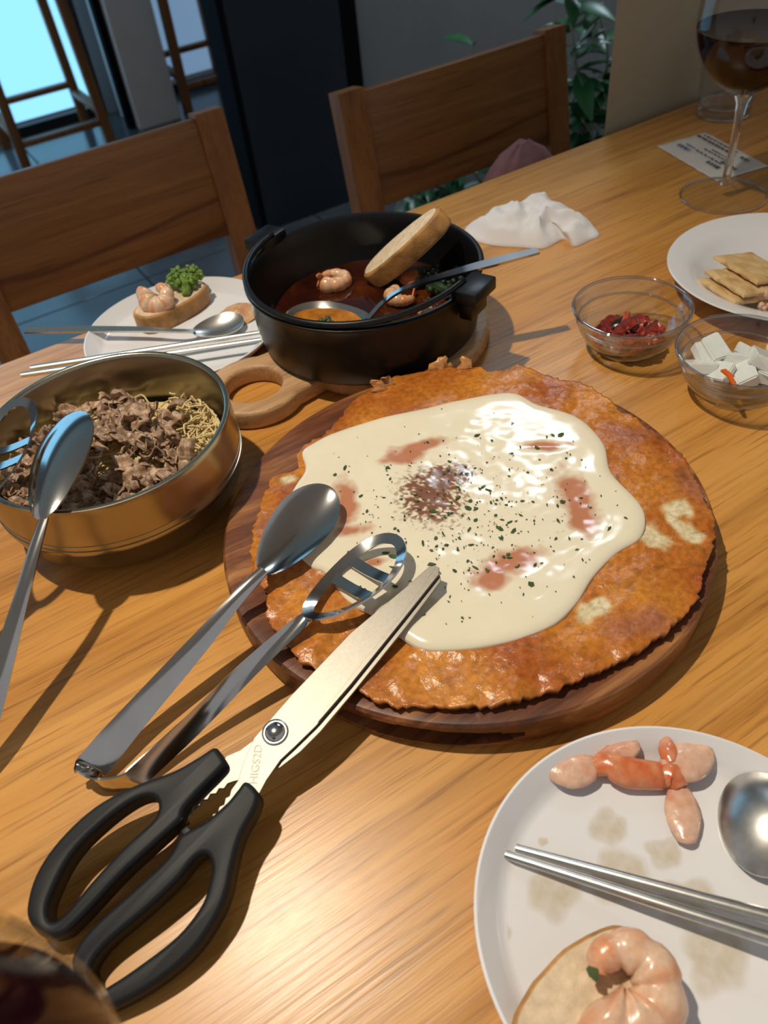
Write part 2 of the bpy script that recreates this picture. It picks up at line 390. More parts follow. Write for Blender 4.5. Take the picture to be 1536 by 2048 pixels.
# ------------------------------------------------------------------ chairs
def chair(x0, x1, Yt, zt, label, group):
    """back rest from x0..x1, top at (Yt, zt), facing -y (towards the table)"""
    c = thing('dining_chair', label, 'chair', ((x0+x1)/2, Yt-0.22, 0), group)
    sw = 0.043; lean = 0.16
    def yb(z): return Yt-(zt-z)*lean
    for x in (x0+sw/2, x1-sw/2):
        pts = [V(x, yb(zt), zt), V(x, yb(zt-0.12), zt-0.12), V(x, yb(0.46), 0.46), V(x, yb(0.46)-0.0, 0.40), V(x, yb(0.46)+0.05, 0.0)]
        v, f = ribbon(catmull(pts, 5), 0.030, [V(0, 1, 0)]*21, th=sw, nw=2)
        part('rear_leg', (v, f), M['stile'], c)
    rot = Matrix.Rotation(-math.atan(lean), 3, 'X')
    zc = zt-0.004-0.083
    part('backrest', box(((x0+x1)/2, yb(zc)-0.002, zc), (x1-x0-2*sw+0.004, 0.020, 0.166), bev=0.003, rot=rot), M['chair'], c)
    ys = yb(0.44)
    part('seat', box(((x0+x1)/2, ys-0.20, 0.435), (x1-x0+0.02, 0.42, 0.028), bev=0.008, seg=3), M['chair'], c)
    for x in (x0+sw/2, x1-sw/2):
        part('front_leg', box((x, ys-0.37, 0.211), (0.038, 0.038, 0.422), bev=0.003), M['stile'], c)
    part('seat_rail', join(box(((x0+x1)/2, ys-0.37, 0.395), (x1-x0-2*sw, 0.02, 0.05)), box(((x0+x1)/2, ys-0.005, 0.395), (x1-x0-2*sw, 0.02, 0.05)),
                           box((x0+sw/2, ys-0.19, 0.395), (0.02, 0.34, 0.05)), box((x1-sw/2, ys-0.19, 0.395), (0.02, 0.34, 0.05))), M['chair'], c)
    return c
chair(0.011, 0.436, 1.185, 0.767, 'oak dining chair across the table behind the steel bowl', 'oak chairs across the table')
chair(0.579, 1.004, 1.10, 0.766, 'oak dining chair with pink fabric bag lying on its seat', 'oak chairs across the table')

# pink bag on the second chair's seat
def blobgrid(nu, nv, fn):
    v = [fn(i/nu, j/(nv-1)) for j in range(nv) for i in range(nu)]; f = []
    for j in range(nv-1):
        for i in range(nu): f.append((j*nu+i, j*nu+(i+1) % nu, (j+1)*nu+(i+1) % nu, (j+1)*nu+i))
    f.append(tuple(range(nu))[::-1]); f.append(tuple((nv-1)*nu+i for i in range(nu))); return v, f
def bagf(u, w_):
    a = 2*PI*u; z = 0.45+w_*0.235
    k = math.sqrt(max(0.0, 1-(w_**3)*0.985))
    sk = abs(math.cos(a))**0.7*math.copysign(1, math.cos(a)), abs(math.sin(a))**0.7*math.copysign(1, math.sin(a))
    n = noise.noise(V(3*u, w_*3, 1))*0.012
    return V(0.778+0.085*sk[0]*k+n+0.01*w_, 0.93+0.05*sk[1]*k+n, z+(0.012*noise.noise(V(a, w_*2, 4)) if w_ > 0.1 else 0))
single('fabric_bag', 'dusty pink soft fabric bag on the chair seat under the table edge', 'bag', blobgrid(40, 16, bagf), M['pink'], (0.778, 0.93, 0.45))

# ------------------------------------------------------------------ bar stools by the window
def stool(cx, cy, rz, label, s=0.34, zs=0.72, mat=None):
    c = thing('bar_stool', label, 'stool', (cx, cy, 0), 'wooden bar stools by the windows'); mat = mat or M['stool']
    R = Matrix.Rotation(rz, 3, 'Z')
    def q(x, y, z): return V(cx, cy, 0)+R @ V(x, y, z)
    cs = [(-s/2, -s/2), (s/2, -s/2), (s/2, s/2), (-s/2, s/2)]
    for x, y in cs: part('leg', bar(q(x*1.04, y*1.04, 0), q(x*0.92, y*0.92, zs-0.02), 0.036, 0.036, ref=R @ V(0, 1, 0)), mat, c)
    for k, z in ((0, 0.10), (1, 0.14), (2, 0.17), (3, 0.14)):
        a, b = cs[k], cs[(k+1) % 4]; g = 1.04-0.12*z/zs
        part('rung', bar(q(a[0]*g, a[1]*g, z), q(b[0]*g, b[1]*g, z), 0.034, 0.022, ref=(0, 0, 1)), mat, c)
    part('seat', box(q(0, 0, zs-0.012), (s*1.0, s*1.0, 0.035), rz, bev=0.006), mat, c)
    return c
stool(0.63, 3.70, 0.0, 'brown wooden bar stool in front of the bright blue window')
stool(1.345, 3.80, 0.0, 'dark brown wooden bar stool between white pillar and navy partition', s=0.27)

# ------------------------------------------------------------------ plants
leafm = plain('leaf_green', (0.045, 0.19, 0.07, 1), 0.3, nz=0.5, nsc=14)
leafp = plain('leaf_pale', (0.34, 0.46, 0.40, 1), 0.3, nz=0.3, nsc=14)
stemm = plain('plant_stem', (0.36, 0.40, 0.28, 1), 0.6, nz=0.3)
potm = plain('planter_grey', (0.09, 0.085, 0.08, 1), 0.7, nz=0.2)
soilm = plain('soil', (0.02, 0.014, 0.01, 1), 0.95, nz=0.5, nsc=90, bst=0.5)
def leaf_mesh(name, ln, wd, mat):
    v, f = [], []; N = 8
    for i in range(N+1):
        u = i/N; hw = wd/2*math.sin(PI*min(1, u*1.02))**0.8*(1-0.25*u)+0.0006; z = -0.22*ln*u*u
        for s in (-1, 0, 1): v.append(V(u*ln, s*hw, z+(0.0 if s == 0 else hw*0.35)))
    for i in range(N):
        for k in range(2): a = i*3+k; f.append((a, a+1, a+4, a+3))
    n = len(v); v += [p-V(0, 0, 0.0008) for p in v]; f += [tuple(x+n for x in q)[::-1] for q in f]
    return mesh(name, (v, f), mat, sharp=1.5)
LM = [leaf_mesh('leaf', 0.075, 0.030, leafm), leaf_mesh('leaf', 0.065, 0.022, leafp), leaf_mesh('leaf', 0.095, 0.036, leafm)]
def plant(base, stems, label, seed, rp=0.13, hp=0.20):
    rnd = random.Random(seed)
    c = thing('potted_plant', label, 'plant', base, None)
    b = Vector(base)
    part('planter', lathe([(0, 0), (rp*0.8, 0), (rp, hp), (rp*1.04, hp), (rp*1.04, hp-0.03+0.02), (rp*0.94, hp), (rp*0.9, hp-0.03), (0, hp-0.03)], b, 40), potm, c)
    part('soil', lathe([(0, hp-0.028), (rp*0.9, hp-0.028), (rp*0.9, hp-0.04), (0, hp-0.04)], b, 32), soilm, c)
    for st in stems:
        pts = catmull([b+V(rnd.uniform(-.03, .03), rnd.uniform(-.03, .03), hp-0.04)]+[Vector(p) for p in st], 8)
        part('stem', tube(pts, [0.0045, 0.0035, 0.002], 6), stemm, c)
        n = len(pts)
        for i in range(4, n, 2):
            t = (pts[i]-pts[i-1]).normalized()
            for s in range(rnd.choice((2, 2, 3))):
                d = V(rnd.uniform(-1, 1), rnd.uniform(-1, 1), rnd.uniform(-.35, .6)); d = (d-t*d.dot(t)*0.6).normalized()
                up = V(rnd.uniform(-.4, .4), rnd.uniform(-.4, .4), 1); y = up.cross(d).normalized(); z = d.cross(y)
                sc = rnd.uniform(0.7, 1.25)
                o = bpy.data.objects.new('leaf', LM[rnd.choice((0, 0, 1, 2))]); COL.objects.link(o); o.parent = c
                mw = Matrix((d, y, z)).transposed().to_4x4(); mw = Matrix.Translation(pts[i]-b) @ mw @ Matrix.Scale(sc, 4); o.matrix_local = mw
    return c
pb = (1.36, 1.36, 0)
plant(pb, [[PY(1170, 230, 1.36), PY(1150, 120, 1.34), PY(1140, 10, 1.34), PY(1135, -60, 1.34)], [PY(1200, 220, 1.36), PY(1215, 110, 1.34), PY(1195, 20, 1.34)],
           [PY(1150, 300, 1.36), PY(1180, 200, 1.33), PY(1205, 150, 1.33)], [PY(1170, 330, 1.36), PY(1130, 260, 1.38), PY(1160, 170, 1.36)],
           [PY(1215, 330, 1.33), PY(1215, 230, 1.33)], [PY(1160, 320, 1.36), PY(1190, 230, 1.32)], [PY(1190, 300, 1.32), PY(1165, 240, 1.32)]], 'tall leafy green plant beside the beige wall', 3)
plant((1.14, 1.80, 0), [[PY(960, 400, 1.72), PY(940, 330, 1.70), PY(900, 250, 1.70), PY(945, 90, 1.70)], [PY(900, 400, 1.70), PY(860, 370, 1.70)], [PY(1000, 400, 1.70), PY(1060, 320, 1.70)],
           [PY(920, 400, 1.70), PY(900, 350, 1.70)], [PY(1010, 390, 1.72), PY(1050, 290, 1.72)], [PY(850, 410, 1.70), PY(800, 390, 1.70)]], 'low leafy plant in shadow behind the second dining chair', 5, 0.11, 0.13)

# ------------------------------------------------------------------ round serving board
BC = V(0.2185, 0.3085, T); BR = 0.1600; BH = 0.024
def board_mesh():
    seg = 160; prof = [(0, BH-0.0022), (BR*0.5, BH-0.0022), (BR*0.90, BH-0.002), (BR*0.965, BH), (BR*0.99, BH-0.0006), (BR, BH-0.0025)]
    prof += [(BR, BH-0.0025-(BH-0.005)*k/20) for k in range(1, 20)]+[(BR-0.003, 0.0015), (BR-0.006, 0.0), (0, 0.0)]
    v, f = lathe(prof, BC, seg)
    sp = P(840, 1468, 0.010); a0 = math.atan2(sp.y-BC.y, sp.x-BC.x)       # the finger slot faces the near side
    v = [Vector(p) for p in v]
    for p in v:
        d = V(p.x-BC.x, p.y-BC.y, 0); r = d.length; h = p.z-T
        if r > BR-0.0035 and 0.003 < h < BH-0.003:
            for ac in (a0, a0+PI):
                da = (math.atan2(d.y, d.x)-ac+PI) % (2*PI)-PI
                e = (da/0.33)**2+((h-0.0112)/0.0066)**2
                if e < 1: 
                    p.x -= d.x/r*0.013; p.y -= d.y/r*0.013
    return v, f
single('serving_board', 'round dark acacia serving board with finger slot under the pancake', 'board', board_mesh(), M['acacia'], BC, sharp=0.5)

# ------------------------------------------------------------------ potato pancake with cheese sauce
PANH = BH+0.0045
pan_px = [(866,730),(926,727),(1007,733),(1047,723),(1121,750),(1168,756),(1235,801),(1302,848),(1369,908),(1402,968),(1429,1022),(1429,1076),(1409,1136),(1389,1196),(1302,1277),(1201,1330),(1101,1371),(993,1399),(866,1402),(752,1392),(698,1344),(638,1328),(591,1304),(564,1270),(531,1223),(531,1183),(504,1129),(500,1076),(517,1015),(541,948),(591,928),(598,888),(658,848),(698,801),(738,769),(765,754),(806,740)]
sau_px = [(987,777),(1034,777),(1074,797),(1154,821),(1208,874),(1225,935),(1288,1005),(1285,1062),(1235,1096),(1188,1143),(1154,1196),(1101,1243),(1000,1277),(866,1290),(806,1267),(752,1223),(692,1190),(651,1136),(611,1116),(551,1049),(584,968),(608,928),(601,894),(618,878),(665,854),(752,827),(846,807),(913,790)]
def polar(px, h, seg, c, n=6):
    pts = catmull([P(x, y, h) for x, y in px], n, True)
    an = sorted((math.atan2(p.y-c.y, p.x-c.x), math.hypot(p.x-c.x, p.y-c.y)) for p in pts)
    an = [(an[-1][0]-2*PI, an[-1][1])]+an+[(an[0][0]+2*PI, an[0][1])]; out = []; k = 0
    for i in range(seg):
        a = -PI+2*PI*i/seg; k = 0
        while an[k+1][0] < a: k += 1
        t = (a-an[k][0])/max(1e-9, an[k+1][0]-an[k][0]); out.append((a, an[k][1]*(1-t)+an[k+1][1]*t))
    return out
PC = P(960, 1050, 0.03); PC.z = T
def pan_top(x, y):
    return 0.0075+0.0022*noise.noise(V(x*22, y*22, 0))+0.0016*noise.noise(V(x*70, y*70, 3))+0.0005*noise.noise(V(x*190, y*190, 5))
seg = 420; pol = polar(pan_px, PANH+0.006, seg, PC)
v, f, cols = [], [], []
SC0 = P(600, 1450, PANH); SCD = P(860, 1150, PANH+0.006)-SC0; SCD.z = 0; NRP = 110; rings = [i/NRP for i in range(1, NRP+1)]
CHS = [(P(x, y, PANH+0.006), rx, ry) for x, y, rx, ry in ((1355, 1008, .011, .012), (1372, 1050, .008, .016), (1305, 1065, .010, .017), (1195, 1210, .016, .008), (575, 950, .006, .007))]
v.append(V(PC.x, PC.y, T+BH+pan_top(PC.x, PC.y))); cols.append((.6, .25, .05))
for s in rings:
    for a, r in pol:
        rag = 1+0.014*noise.noise(V(math.cos(a)*24, math.sin(a)*24, 2))+0.016*noise.noise(V(math.cos(a)*60, math.sin(a)*60, 9))+0.006*abs(noise.noise(V(math.cos(a)*140, math.sin(a)*140, 4)))
        rr = r*s*(1+(rag-1)*s**6); x = PC.x+rr*math.cos(a); y = PC.y+rr*math.sin(a)
        e = max(0, (s-0.86)/0.14); z = pan_top(x, y)*(1-0.35*e)+0.0035*e*noise.noise(V(math.cos(a)*9, math.sin(a)*9, 7))+0.0012*e
        # pressed flat where the scissor blade lies on it
        tt = max(0.0, min(1.0, ((x-SC0.x)*SCD.x+(y-SC0.y)*SCD.y)/SCD.length_squared)); dl = math.hypot(x-SC0.x-SCD.x*tt, y-SC0.y-SCD.y*tt)
        if dl < 0.032: z = min(z, 0.0056+0.0044*max(0, (dl-0.020)/0.012)+0.0006*noise.noise(V(x*90, y*90, 2)))
        z = max(z, 0.0022)
        v.append(V(x, y, T+BH+z))
        q = noise.noise(V(x*26, y*26, 11)); q2 = noise.noise(V(x*85, y*85, 13))*0.6+noise.noise(V(x*210, y*210, 17))*0.5
        t = max(0, min(1, 0.5+0.9*q+0.35*q2)); d = max(0, min(1, 1.4*q2-0.25+0.9*max(0, s-0.9)*6*max(0.0, 0.35+noise.noise(V(x*40, y*40, 21)))))
        base = V(0.45, 0.118, 0.018)*(1-t)+V(0.70, 0.275, 0.036)*t; pr = max(0, noise.noise(V(x*33, y*33, 31))-0.12)*1.6
        base = base*(1-pr)+V(0.36, 0.13, 0.085)*pr
        base = base*(1-0.72*d)+V(0.12, 0.032, 0.014)*0.72*d; ch = max(1-math.hypot((x-q0.x)/ra_, (y-q0.y)/rb_) for q0, ra_, rb_ in CHS)+0.45*noise.noise(V(x*120, y*120, 61))+0.25*q2
        ch = max(0, min(1, ch*2.2)); base = base*(1-ch)+(V(0.80, 0.50, 0.14)*(1-ch)+V(0.80, 0.68, 0.42)*ch)*ch; cols.append(tuple(base))
for i in range(seg): f.append((0, 1+i, 1+(i+1) % seg))
for k in range(NRP-1):
    for i in range(seg):
        a = 1+k*seg; j = (i+1) % seg; f.append((a+i, a+seg+i, a+seg+j, a+j))
nt_ = len(v); last = 1+(NRP-1)*seg
for i in range(seg): p = v[last+i]; v.append(V(PC.x+(p.x-PC.x)*0.985, PC.y+(p.y-PC.y)*0.985, T+BH-0.0016)); cols.append((0.2, .06, .02))
for i in range(seg): j = (i+1) % seg; f.append((last+i, nt_+i, nt_+j, last+j))
v.append(V(PC.x, PC.y, T+BH-0.0016)); cols.append((0.2, .06, .02)); ce = len(v)-1
for i in range(seg): f.append((ce, nt_+(i+1) % seg, nt_+i))
M['pancake'] = tinted('fried_potato', rough=0.27, bst=0.42, bsc=240, bd=0.0016, nz=0.38, nsc=260, sss=0.05)
pk = thing('potato_pancake', 'large round crispy potato pancake topped with white cheese sauce', 'pancake', (PC.x, PC.y, T+BH))
part('crust', (v, f), M['pancake'], pk, sharp=3, cols=cols)
# crisp shreds sticking up at the far rim
sh = []
for (x, y) in ((752, 766), (772, 756), (866, 724), (886, 722), (926, 722)):
    p0 = P(x+6, y+20, PANH); 
    pts = [p0+V(0, 0, 0.002*k)+V(random.uniform(-.002, .002), random.uniform(-.002, .002), 0)*k+(P(x+2, y+4, PANH+0.004)-p0)*(k/3) for k in range(4)]
    sh.append(ribbon(pts, [0.014, 0.012, 0.008, 0.003], [RT]*4, 0.0009, nw=2))
mm = join(*sh); part('crisp_shreds', mm, M['pancake'], pk, sharp=3, cols=[(.62, .28, .08)]*len(mm[0]), kind='stuff')

# cheese sauce sheet
pol = polar(sau_px, PANH+0.009, seg, PC)
PX = []
def blob(px, py, rx, ry, rot=0.0): c = P(px, py, PANH+0.008); PX.append((c.x, c.y, rx, ry, rot))
def wpatch(x, y, lst):
    m = -1.0
    for cx, cy, rx, ry, rot in lst:
        dx, dy = x-cx, y-cy; c_, s_ = math.cos(rot), math.sin(rot); u = (dx*c_+dy*s_)/rx; w_ = (-dx*s_+dy*c_)/ry
        m = max(m, 1-math.sqrt(u*u+w_*w_))
    return m
ex = -0.48   # image-right direction in world is rotated by the yaw
blob(812, 902, 0.021, 0.014, ex+0.3); blob(848, 886, 0.025, 0.009, ex+0.2)
blob(1152, 985, 0.016, 0.034, ex+0.15); blob(1165, 1030, 0.013, 0.022, ex)
blob(1020, 1120, 0.031, 0.014, ex+0.25); blob(985, 1155, 0.017, 0.011, ex+0.3)
blob(690, 1000, 0.011, 0.034, ex); blob(705, 1055, 0.016, 0.008, ex)
blob(1090, 888, 0.022, 0.007, ex-0.2); blob(745, 1118, 0.010, 0.005, ex)
ORG = PX; PX = []
blob(862, 985, 0.026, 0.032, ex); blob(900, 950, 0.022, 0.014, ex+0.5); blob(880, 940, 0.020, 0.010, ex); blob(840, 1005, 0.010, 0.012, ex)
PAP = PX; PX = []
blob(935, 1010, 0.075, 0.060, ex); SPR = PX
v, f, cols = [], [], []
def sau_z(x, y, s):
    z = 0.0075+0.0008*noise.noise(V(x*22, y*22, 0))
    m = wpatch(x, y, ORG)
    edge = min(1.0, (1-s)*14); prof = math.sqrt(max(0, 1-(1-edge)**2))
    body = 0.0030+0.0004*math.exp(-((s-0.90)/0.07)**2)-0.0010*max(0, 1-s/0.8)
    t = body*prof+0.00032*noise.noise(V(x*60, y*60, 40))+0.00016*noise.noise(V(x*150, y*150, 41))*(1 if s < 0.8 else 0.3)
    return z+max(t, -0.0004 if prof < .1 else 0.0005)-0.0008*max(0, m)
v.append(V(PC.x, PC.y, T+BH+sau_z(PC.x, PC.y, 0))); cols.append((.74, .68, .54))
NR = 120
for k in range(1, NR+1):
    s = 1-(1-k/NR)**1.25
    for a, r in pol:
        rr = r*s; x = PC.x+rr*math.cos(a); y = PC.y+rr*math.sin(a); z = sau_z(x, y, s)
        v.append(V(x, y, T+BH+z-(0.0012 if k == NR else 0)))
        c = V(0.82, 0.74, 0.56)+V(.02, .02, .02)*noise.noise(V(x*30, y*30, 2))
        nz1 = noise.noise(V(x*90, y*90, 50)); nz2 = noise.noise(V(x*260, y*260, 51)); nz3 = noise.noise(V(x*520, y*520, 52))
        m = wpatch(x, y, ORG)+0.35*nz1+0.12*nz2; m = max(0, min(1, (m-0.10)*2.2)); c = c*(1-0.85*m)+V(0.46, 0.12, 0.035)*0.85*m
        m = wpatch(x, y, PAP); 
        if m > -0.2: q = max(0, min(1, (m*1.0+0.8*nz2+0.9*nz3-0.04)*2.2)); q *= min(1, (m+0.2)*2); c = c*(1-0.92*q)+V(0.17, 0.040, 0.014)*0.92*q
        m = wpatch(x, y, SPR)
        if m > 0: q = max(0, min(1, (nz3+0.55*nz2-0.72+0.3*m)*4)); c = c*(1-0.75*q)+V(0.33, 0.12, 0.03)*0.75*q
        cols.append(tuple(c))
for i in range(seg): f.append((0, 1+i, 1+(i+1) % seg))
for k in range(NR-1):
    for i in range(seg): a = 1+k*seg; j = (i+1) % seg; f.append((a+i, a+seg+i, a+seg+j, a+j))
M['sauce'] = tinted('cheese_sauce', rough=0.14, sss=0.15, bst=0.015, bsc=90, bd=0.0012, nz=0.02, nsc=120, spec=0.35)
sauce = part('cheese_sauce', (v, f), M['sauce'], pk, sharp=3, cols=cols, recalc=False)
# dried herb flakes (nobody could count them)
herbm = plain('dried_parsley', (0.035, 0.085, 0.018, 1), 0.7, nz=0.5, nsc=200)
hb = []; rnd = random.Random(11)
for i in range(430):
    if i < 300: x, y = rnd.gauss(930, 115), rnd.gauss(1020, 85)
    else: x, y = rnd.uniform(650, 1240), rnd.uniform(820, 1240)
    p = P(x, y, PANH+0.008); a = math.atan2(p.y-PC.y, p.x-PC.x); rmax = pol[int((a+PI)/(2*PI)*seg) % seg][1]; s = math.hypot(p.x-PC.x, p.y-PC.y)/rmax
    if s > 0.93: continue
    sz = rnd.choice((0.0005, 0.0006, 0.0006, 0.0008, 0.0008, 0.001, 0.0014, 0.0018, 0.0026)); z = T+BH+sau_z(p.x, p.y, s); n = rnd.randint(4, 6); a0 = rnd.uniform(0, 6.3)
    el = rnd.uniform(0.25, 0.75); pts = []
    for k in range(n):
        q = 2*PI*k/n; u, w_ = sz*math.cos(q)*rnd.uniform(.6, 1.2), sz*el*math.sin(q)*rnd.uniform(.6, 1.2)
        pts.append(V(p.x+u*math.cos(a0)-w_*math.sin(a0), p.y+u*math.sin(a0)+w_*math.cos(a0), z+0.0002+rnd.uniform(0, .0005)))
    top = [q+V(0, 0, 0.0003) for q in pts]
    hb.append((pts+top, [tuple(range(n, 2*n))]+[(k, (k+1) % n, n+(k+1) % n, n+k) for k in range(n)]))
part('herb_flakes', join(*hb), herbm, pk, kind='stuff', recalc=False)

# ------------------------------------------------------------------ kitchen scissors
# their plane rises from the handles on the table to the tip on the pancake
s_tip = P(868, 1140, 0.0450); s_h1 = P(130, 1870, 0.0098); s_h2 = P(420, 1850, 0.0118)
SN = (s_h2-s_h1).cross(s_tip-s_h1).normalized()
if SN.z < 0: SN = -SN
SO = s_h1; SX = (s_tip-s_h1).normalized(); SY = SN.cross(SX)
def sc2(px): 
    out = []
    for x, y in px: q = PPL(x, y, SO, SN)-SO; out.append((q.dot(SX), q.dot(SY)))
    return out
def sm2(px, n=5): return [(p.x, p.y) for p in catmull([V(a, b, 0) for a, b in sc2(px)], n, True)]
scs = thing('kitchen_scissors', 'large steel kitchen scissors with black plastic handles leaning on pancake', 'scissors', (s_h1.x, s_h1.y, T))
bl_a = [(858,1137),(868,1134),(879,1139),(877,1155),(809,1241),(703,1373),(633,1455),(590,1497),(563,1522),(535,1562),(520,1590),(500,1620),(470,1650),(430,1668),(393,1676),(390,1668),
        (402,1655),(411,1655),(414,1643),(424,1641),(428,1630),(437,1627),(441,1615),(450,1611),(453,1598),(461,1594),(464,1582),(478,1563),(489,1525),(510,1478),(586,1391),(703,1268),(809,1180)]
bl_b = [(862,1140),(880,1150),(882,1162),(815,1250),(709,1382),(640,1464),(600,1504),(560,1535),(520,1552),(466,1563),(455,1567),(448,1577),(438,1577),(432,1587),(421,1588),(415,1599),(404,1600),(399,1611),(388,1614),(384,1626),(372,1646),(362,1640),(380,1600),(405,1570),(435,1545),(452,1512),(480,1500),(520,1470),(590,1400),(706,1275),(812,1186)]
th = 0.0019
part('blade', flat2d([sc2(bl_a)], th, 0.0003, SO+SN*(th*0.5), SX, SY, SN), M['blade'], scs, sharp=0.02, label='upper steel blade with engraved characters')
part('blade', flat2d([sc2(bl_b)], th, 0.0003, SO-SN*(th*0.55), SX, SY, SN), M['blade'], scs, sharp=0.02)
# ground bevel on the upper blade
bev_px = [(872,1136),(879,1139),(877,1154),(809,1240),(703,1372),(636,1450),(650,1425),(720,1335),(800,1240),(850,1172)]
part('blade_bevel', flat2d([sc2(bev_px)], 0.0005, 0.00012, SO+SN*(th+0.0001), SX, (SY-SN*0.03).normalized(), SN), M['blade'], scs, sharp=0.02)
hl_o = [(434,1502),(447,1513),(457,1534),(440,1556),(416,1580),(392,1606),(375,1628),(368,1648),(328,1686),(252,1756),(193,1820),(158,1856),(135,1875),(105,1880),(80,1864),(64,1826),(82,1754),(129,1684),(199,1619),(275,1578),(352,1549),(404,1520)]
hl_i = [(318,1604),(318,1640),(258,1697),(193,1768),(143,1828),(117,1846),(106,1832),(113,1795),(154,1716),(219,1650),(281,1607)]
hr_o = [(498,1570),(523,1594),(518,1625),(490,1678),(473,1742),(465,1783),(447,1830),(406,1895),(354,1947),(293,1990),(240,2018),(215,2026),(190,2010),(165,1965),(154,1925),(170,1889),(205,1848),(264,1795),(328,1736),(352,1707),(366,1680),(390,1664),(422,1645),(460,1612),(480,1588)]
hr_i = [(420,1716),(430,1740),(424,1775),(408,1818),(363,1875),(293,1930),(234,1970),(208,1981),(195,1955),(196,1930),(229,1889),(305,1824),(363,1768),(398,1725)]
ht = 0.0135
hl = part('handle', flat2d([sm2(hl_o), sm2(hl_i)], ht, 0.0027, SO, SX, SY, SN), M['plastic'], scs, sharp=0.9)
hr = part('handle', flat2d([sm2(hr_o), sm2(hr_i)], ht, 0.0027, SO+SN*0.0005, SX, SY, SN), M['plastic'], scs, sharp=0.9)
part('stop_tab', flat2d([sc2([(343,1640),(360,1630),(375,1642),(355,1662)])], 0.011, 0.001, SO, SX, SY, SN), M['plastic'], hl)
part('stop_tab', flat2d([sc2([(366,1668),(380,1655),(392,1666),(378,1684)])], 0.011, 0.001, SO, SX, SY, SN), M['plastic'], hr)
pv = PPL(552, 1467, SO, SN)+SN*th
def placed(vf, o, ax, ay, an): return [Vector(o)+ax*p[0]+ay*p[1]+an*p[2] for p in vf[0]], vf[1]
part('pivot_washer', placed(lathe([(0.0068, 0), (0.0070, 0.0006), (0.0062, 0.0009), (0.0060, 0.0004), (0, 0.0004)], seg=60, wob=lambda a, z: 1+(0.02 if z > .0005 and int(a/(2*PI)*60+.5) % 2 else 0)), pv, SX, SY, SN), M['steel2'], scs)
part('pivot_screw', placed(lathe([(0.0056, 0), (0.0056, 0.0008), (0.0050, 0.0018), (0.0036, 0.0027), (0.0018, 0.0032), (0, 0.0033)], seg=40), pv, SX, SY, SN), M['steel'], scs)
# engraved characters, read along the blade
def text_mesh(body, size, o, ax, ay, an, ext=0.00008):
    cu = bpy.data.curves.new('tmp', 'FONT'); cu.body = body; cu.size = size; cu.extrude = ext; cu.align_x = 'CENTER'; cu.align_y = 'CENTER'
    ob = bpy.data.objects.new('tmp', cu); COL.objects.link(ob); dg = bpy.context.evaluated_depsgraph_get(); dg.update()
    me = bpy.data.meshes.new_from_object(ob.evaluated_get(dg))
    vf = ([Vector(o)+ax*q.co.x+ay*q.co.y+an*q.co.z for q in me.vertices], [tuple(p_.vertices) for p_ in me.polygons])
    bpy.data.objects.remove(ob); bpy.data.curves.remove(cu); bpy.data.meshes.remove(me); return vf
engm = plain('engraving', (0.42, 0.38, 0.32, 1), 0.5, metal=0.3)
ta = PPL(514, 1475, SO, SN); tb_ = PPL(500, 1572, SO, SN); tx = (ta-tb_).normalized(); ty = SN.cross(tx)
part('engraved_text', text_mesh('HIGS2D', 0.0060, (ta+tb_)/2+SN*(th+0.00015)+ty*-0.0022-tx*0.002, tx, ty, SN), engm, scs, recalc=False)

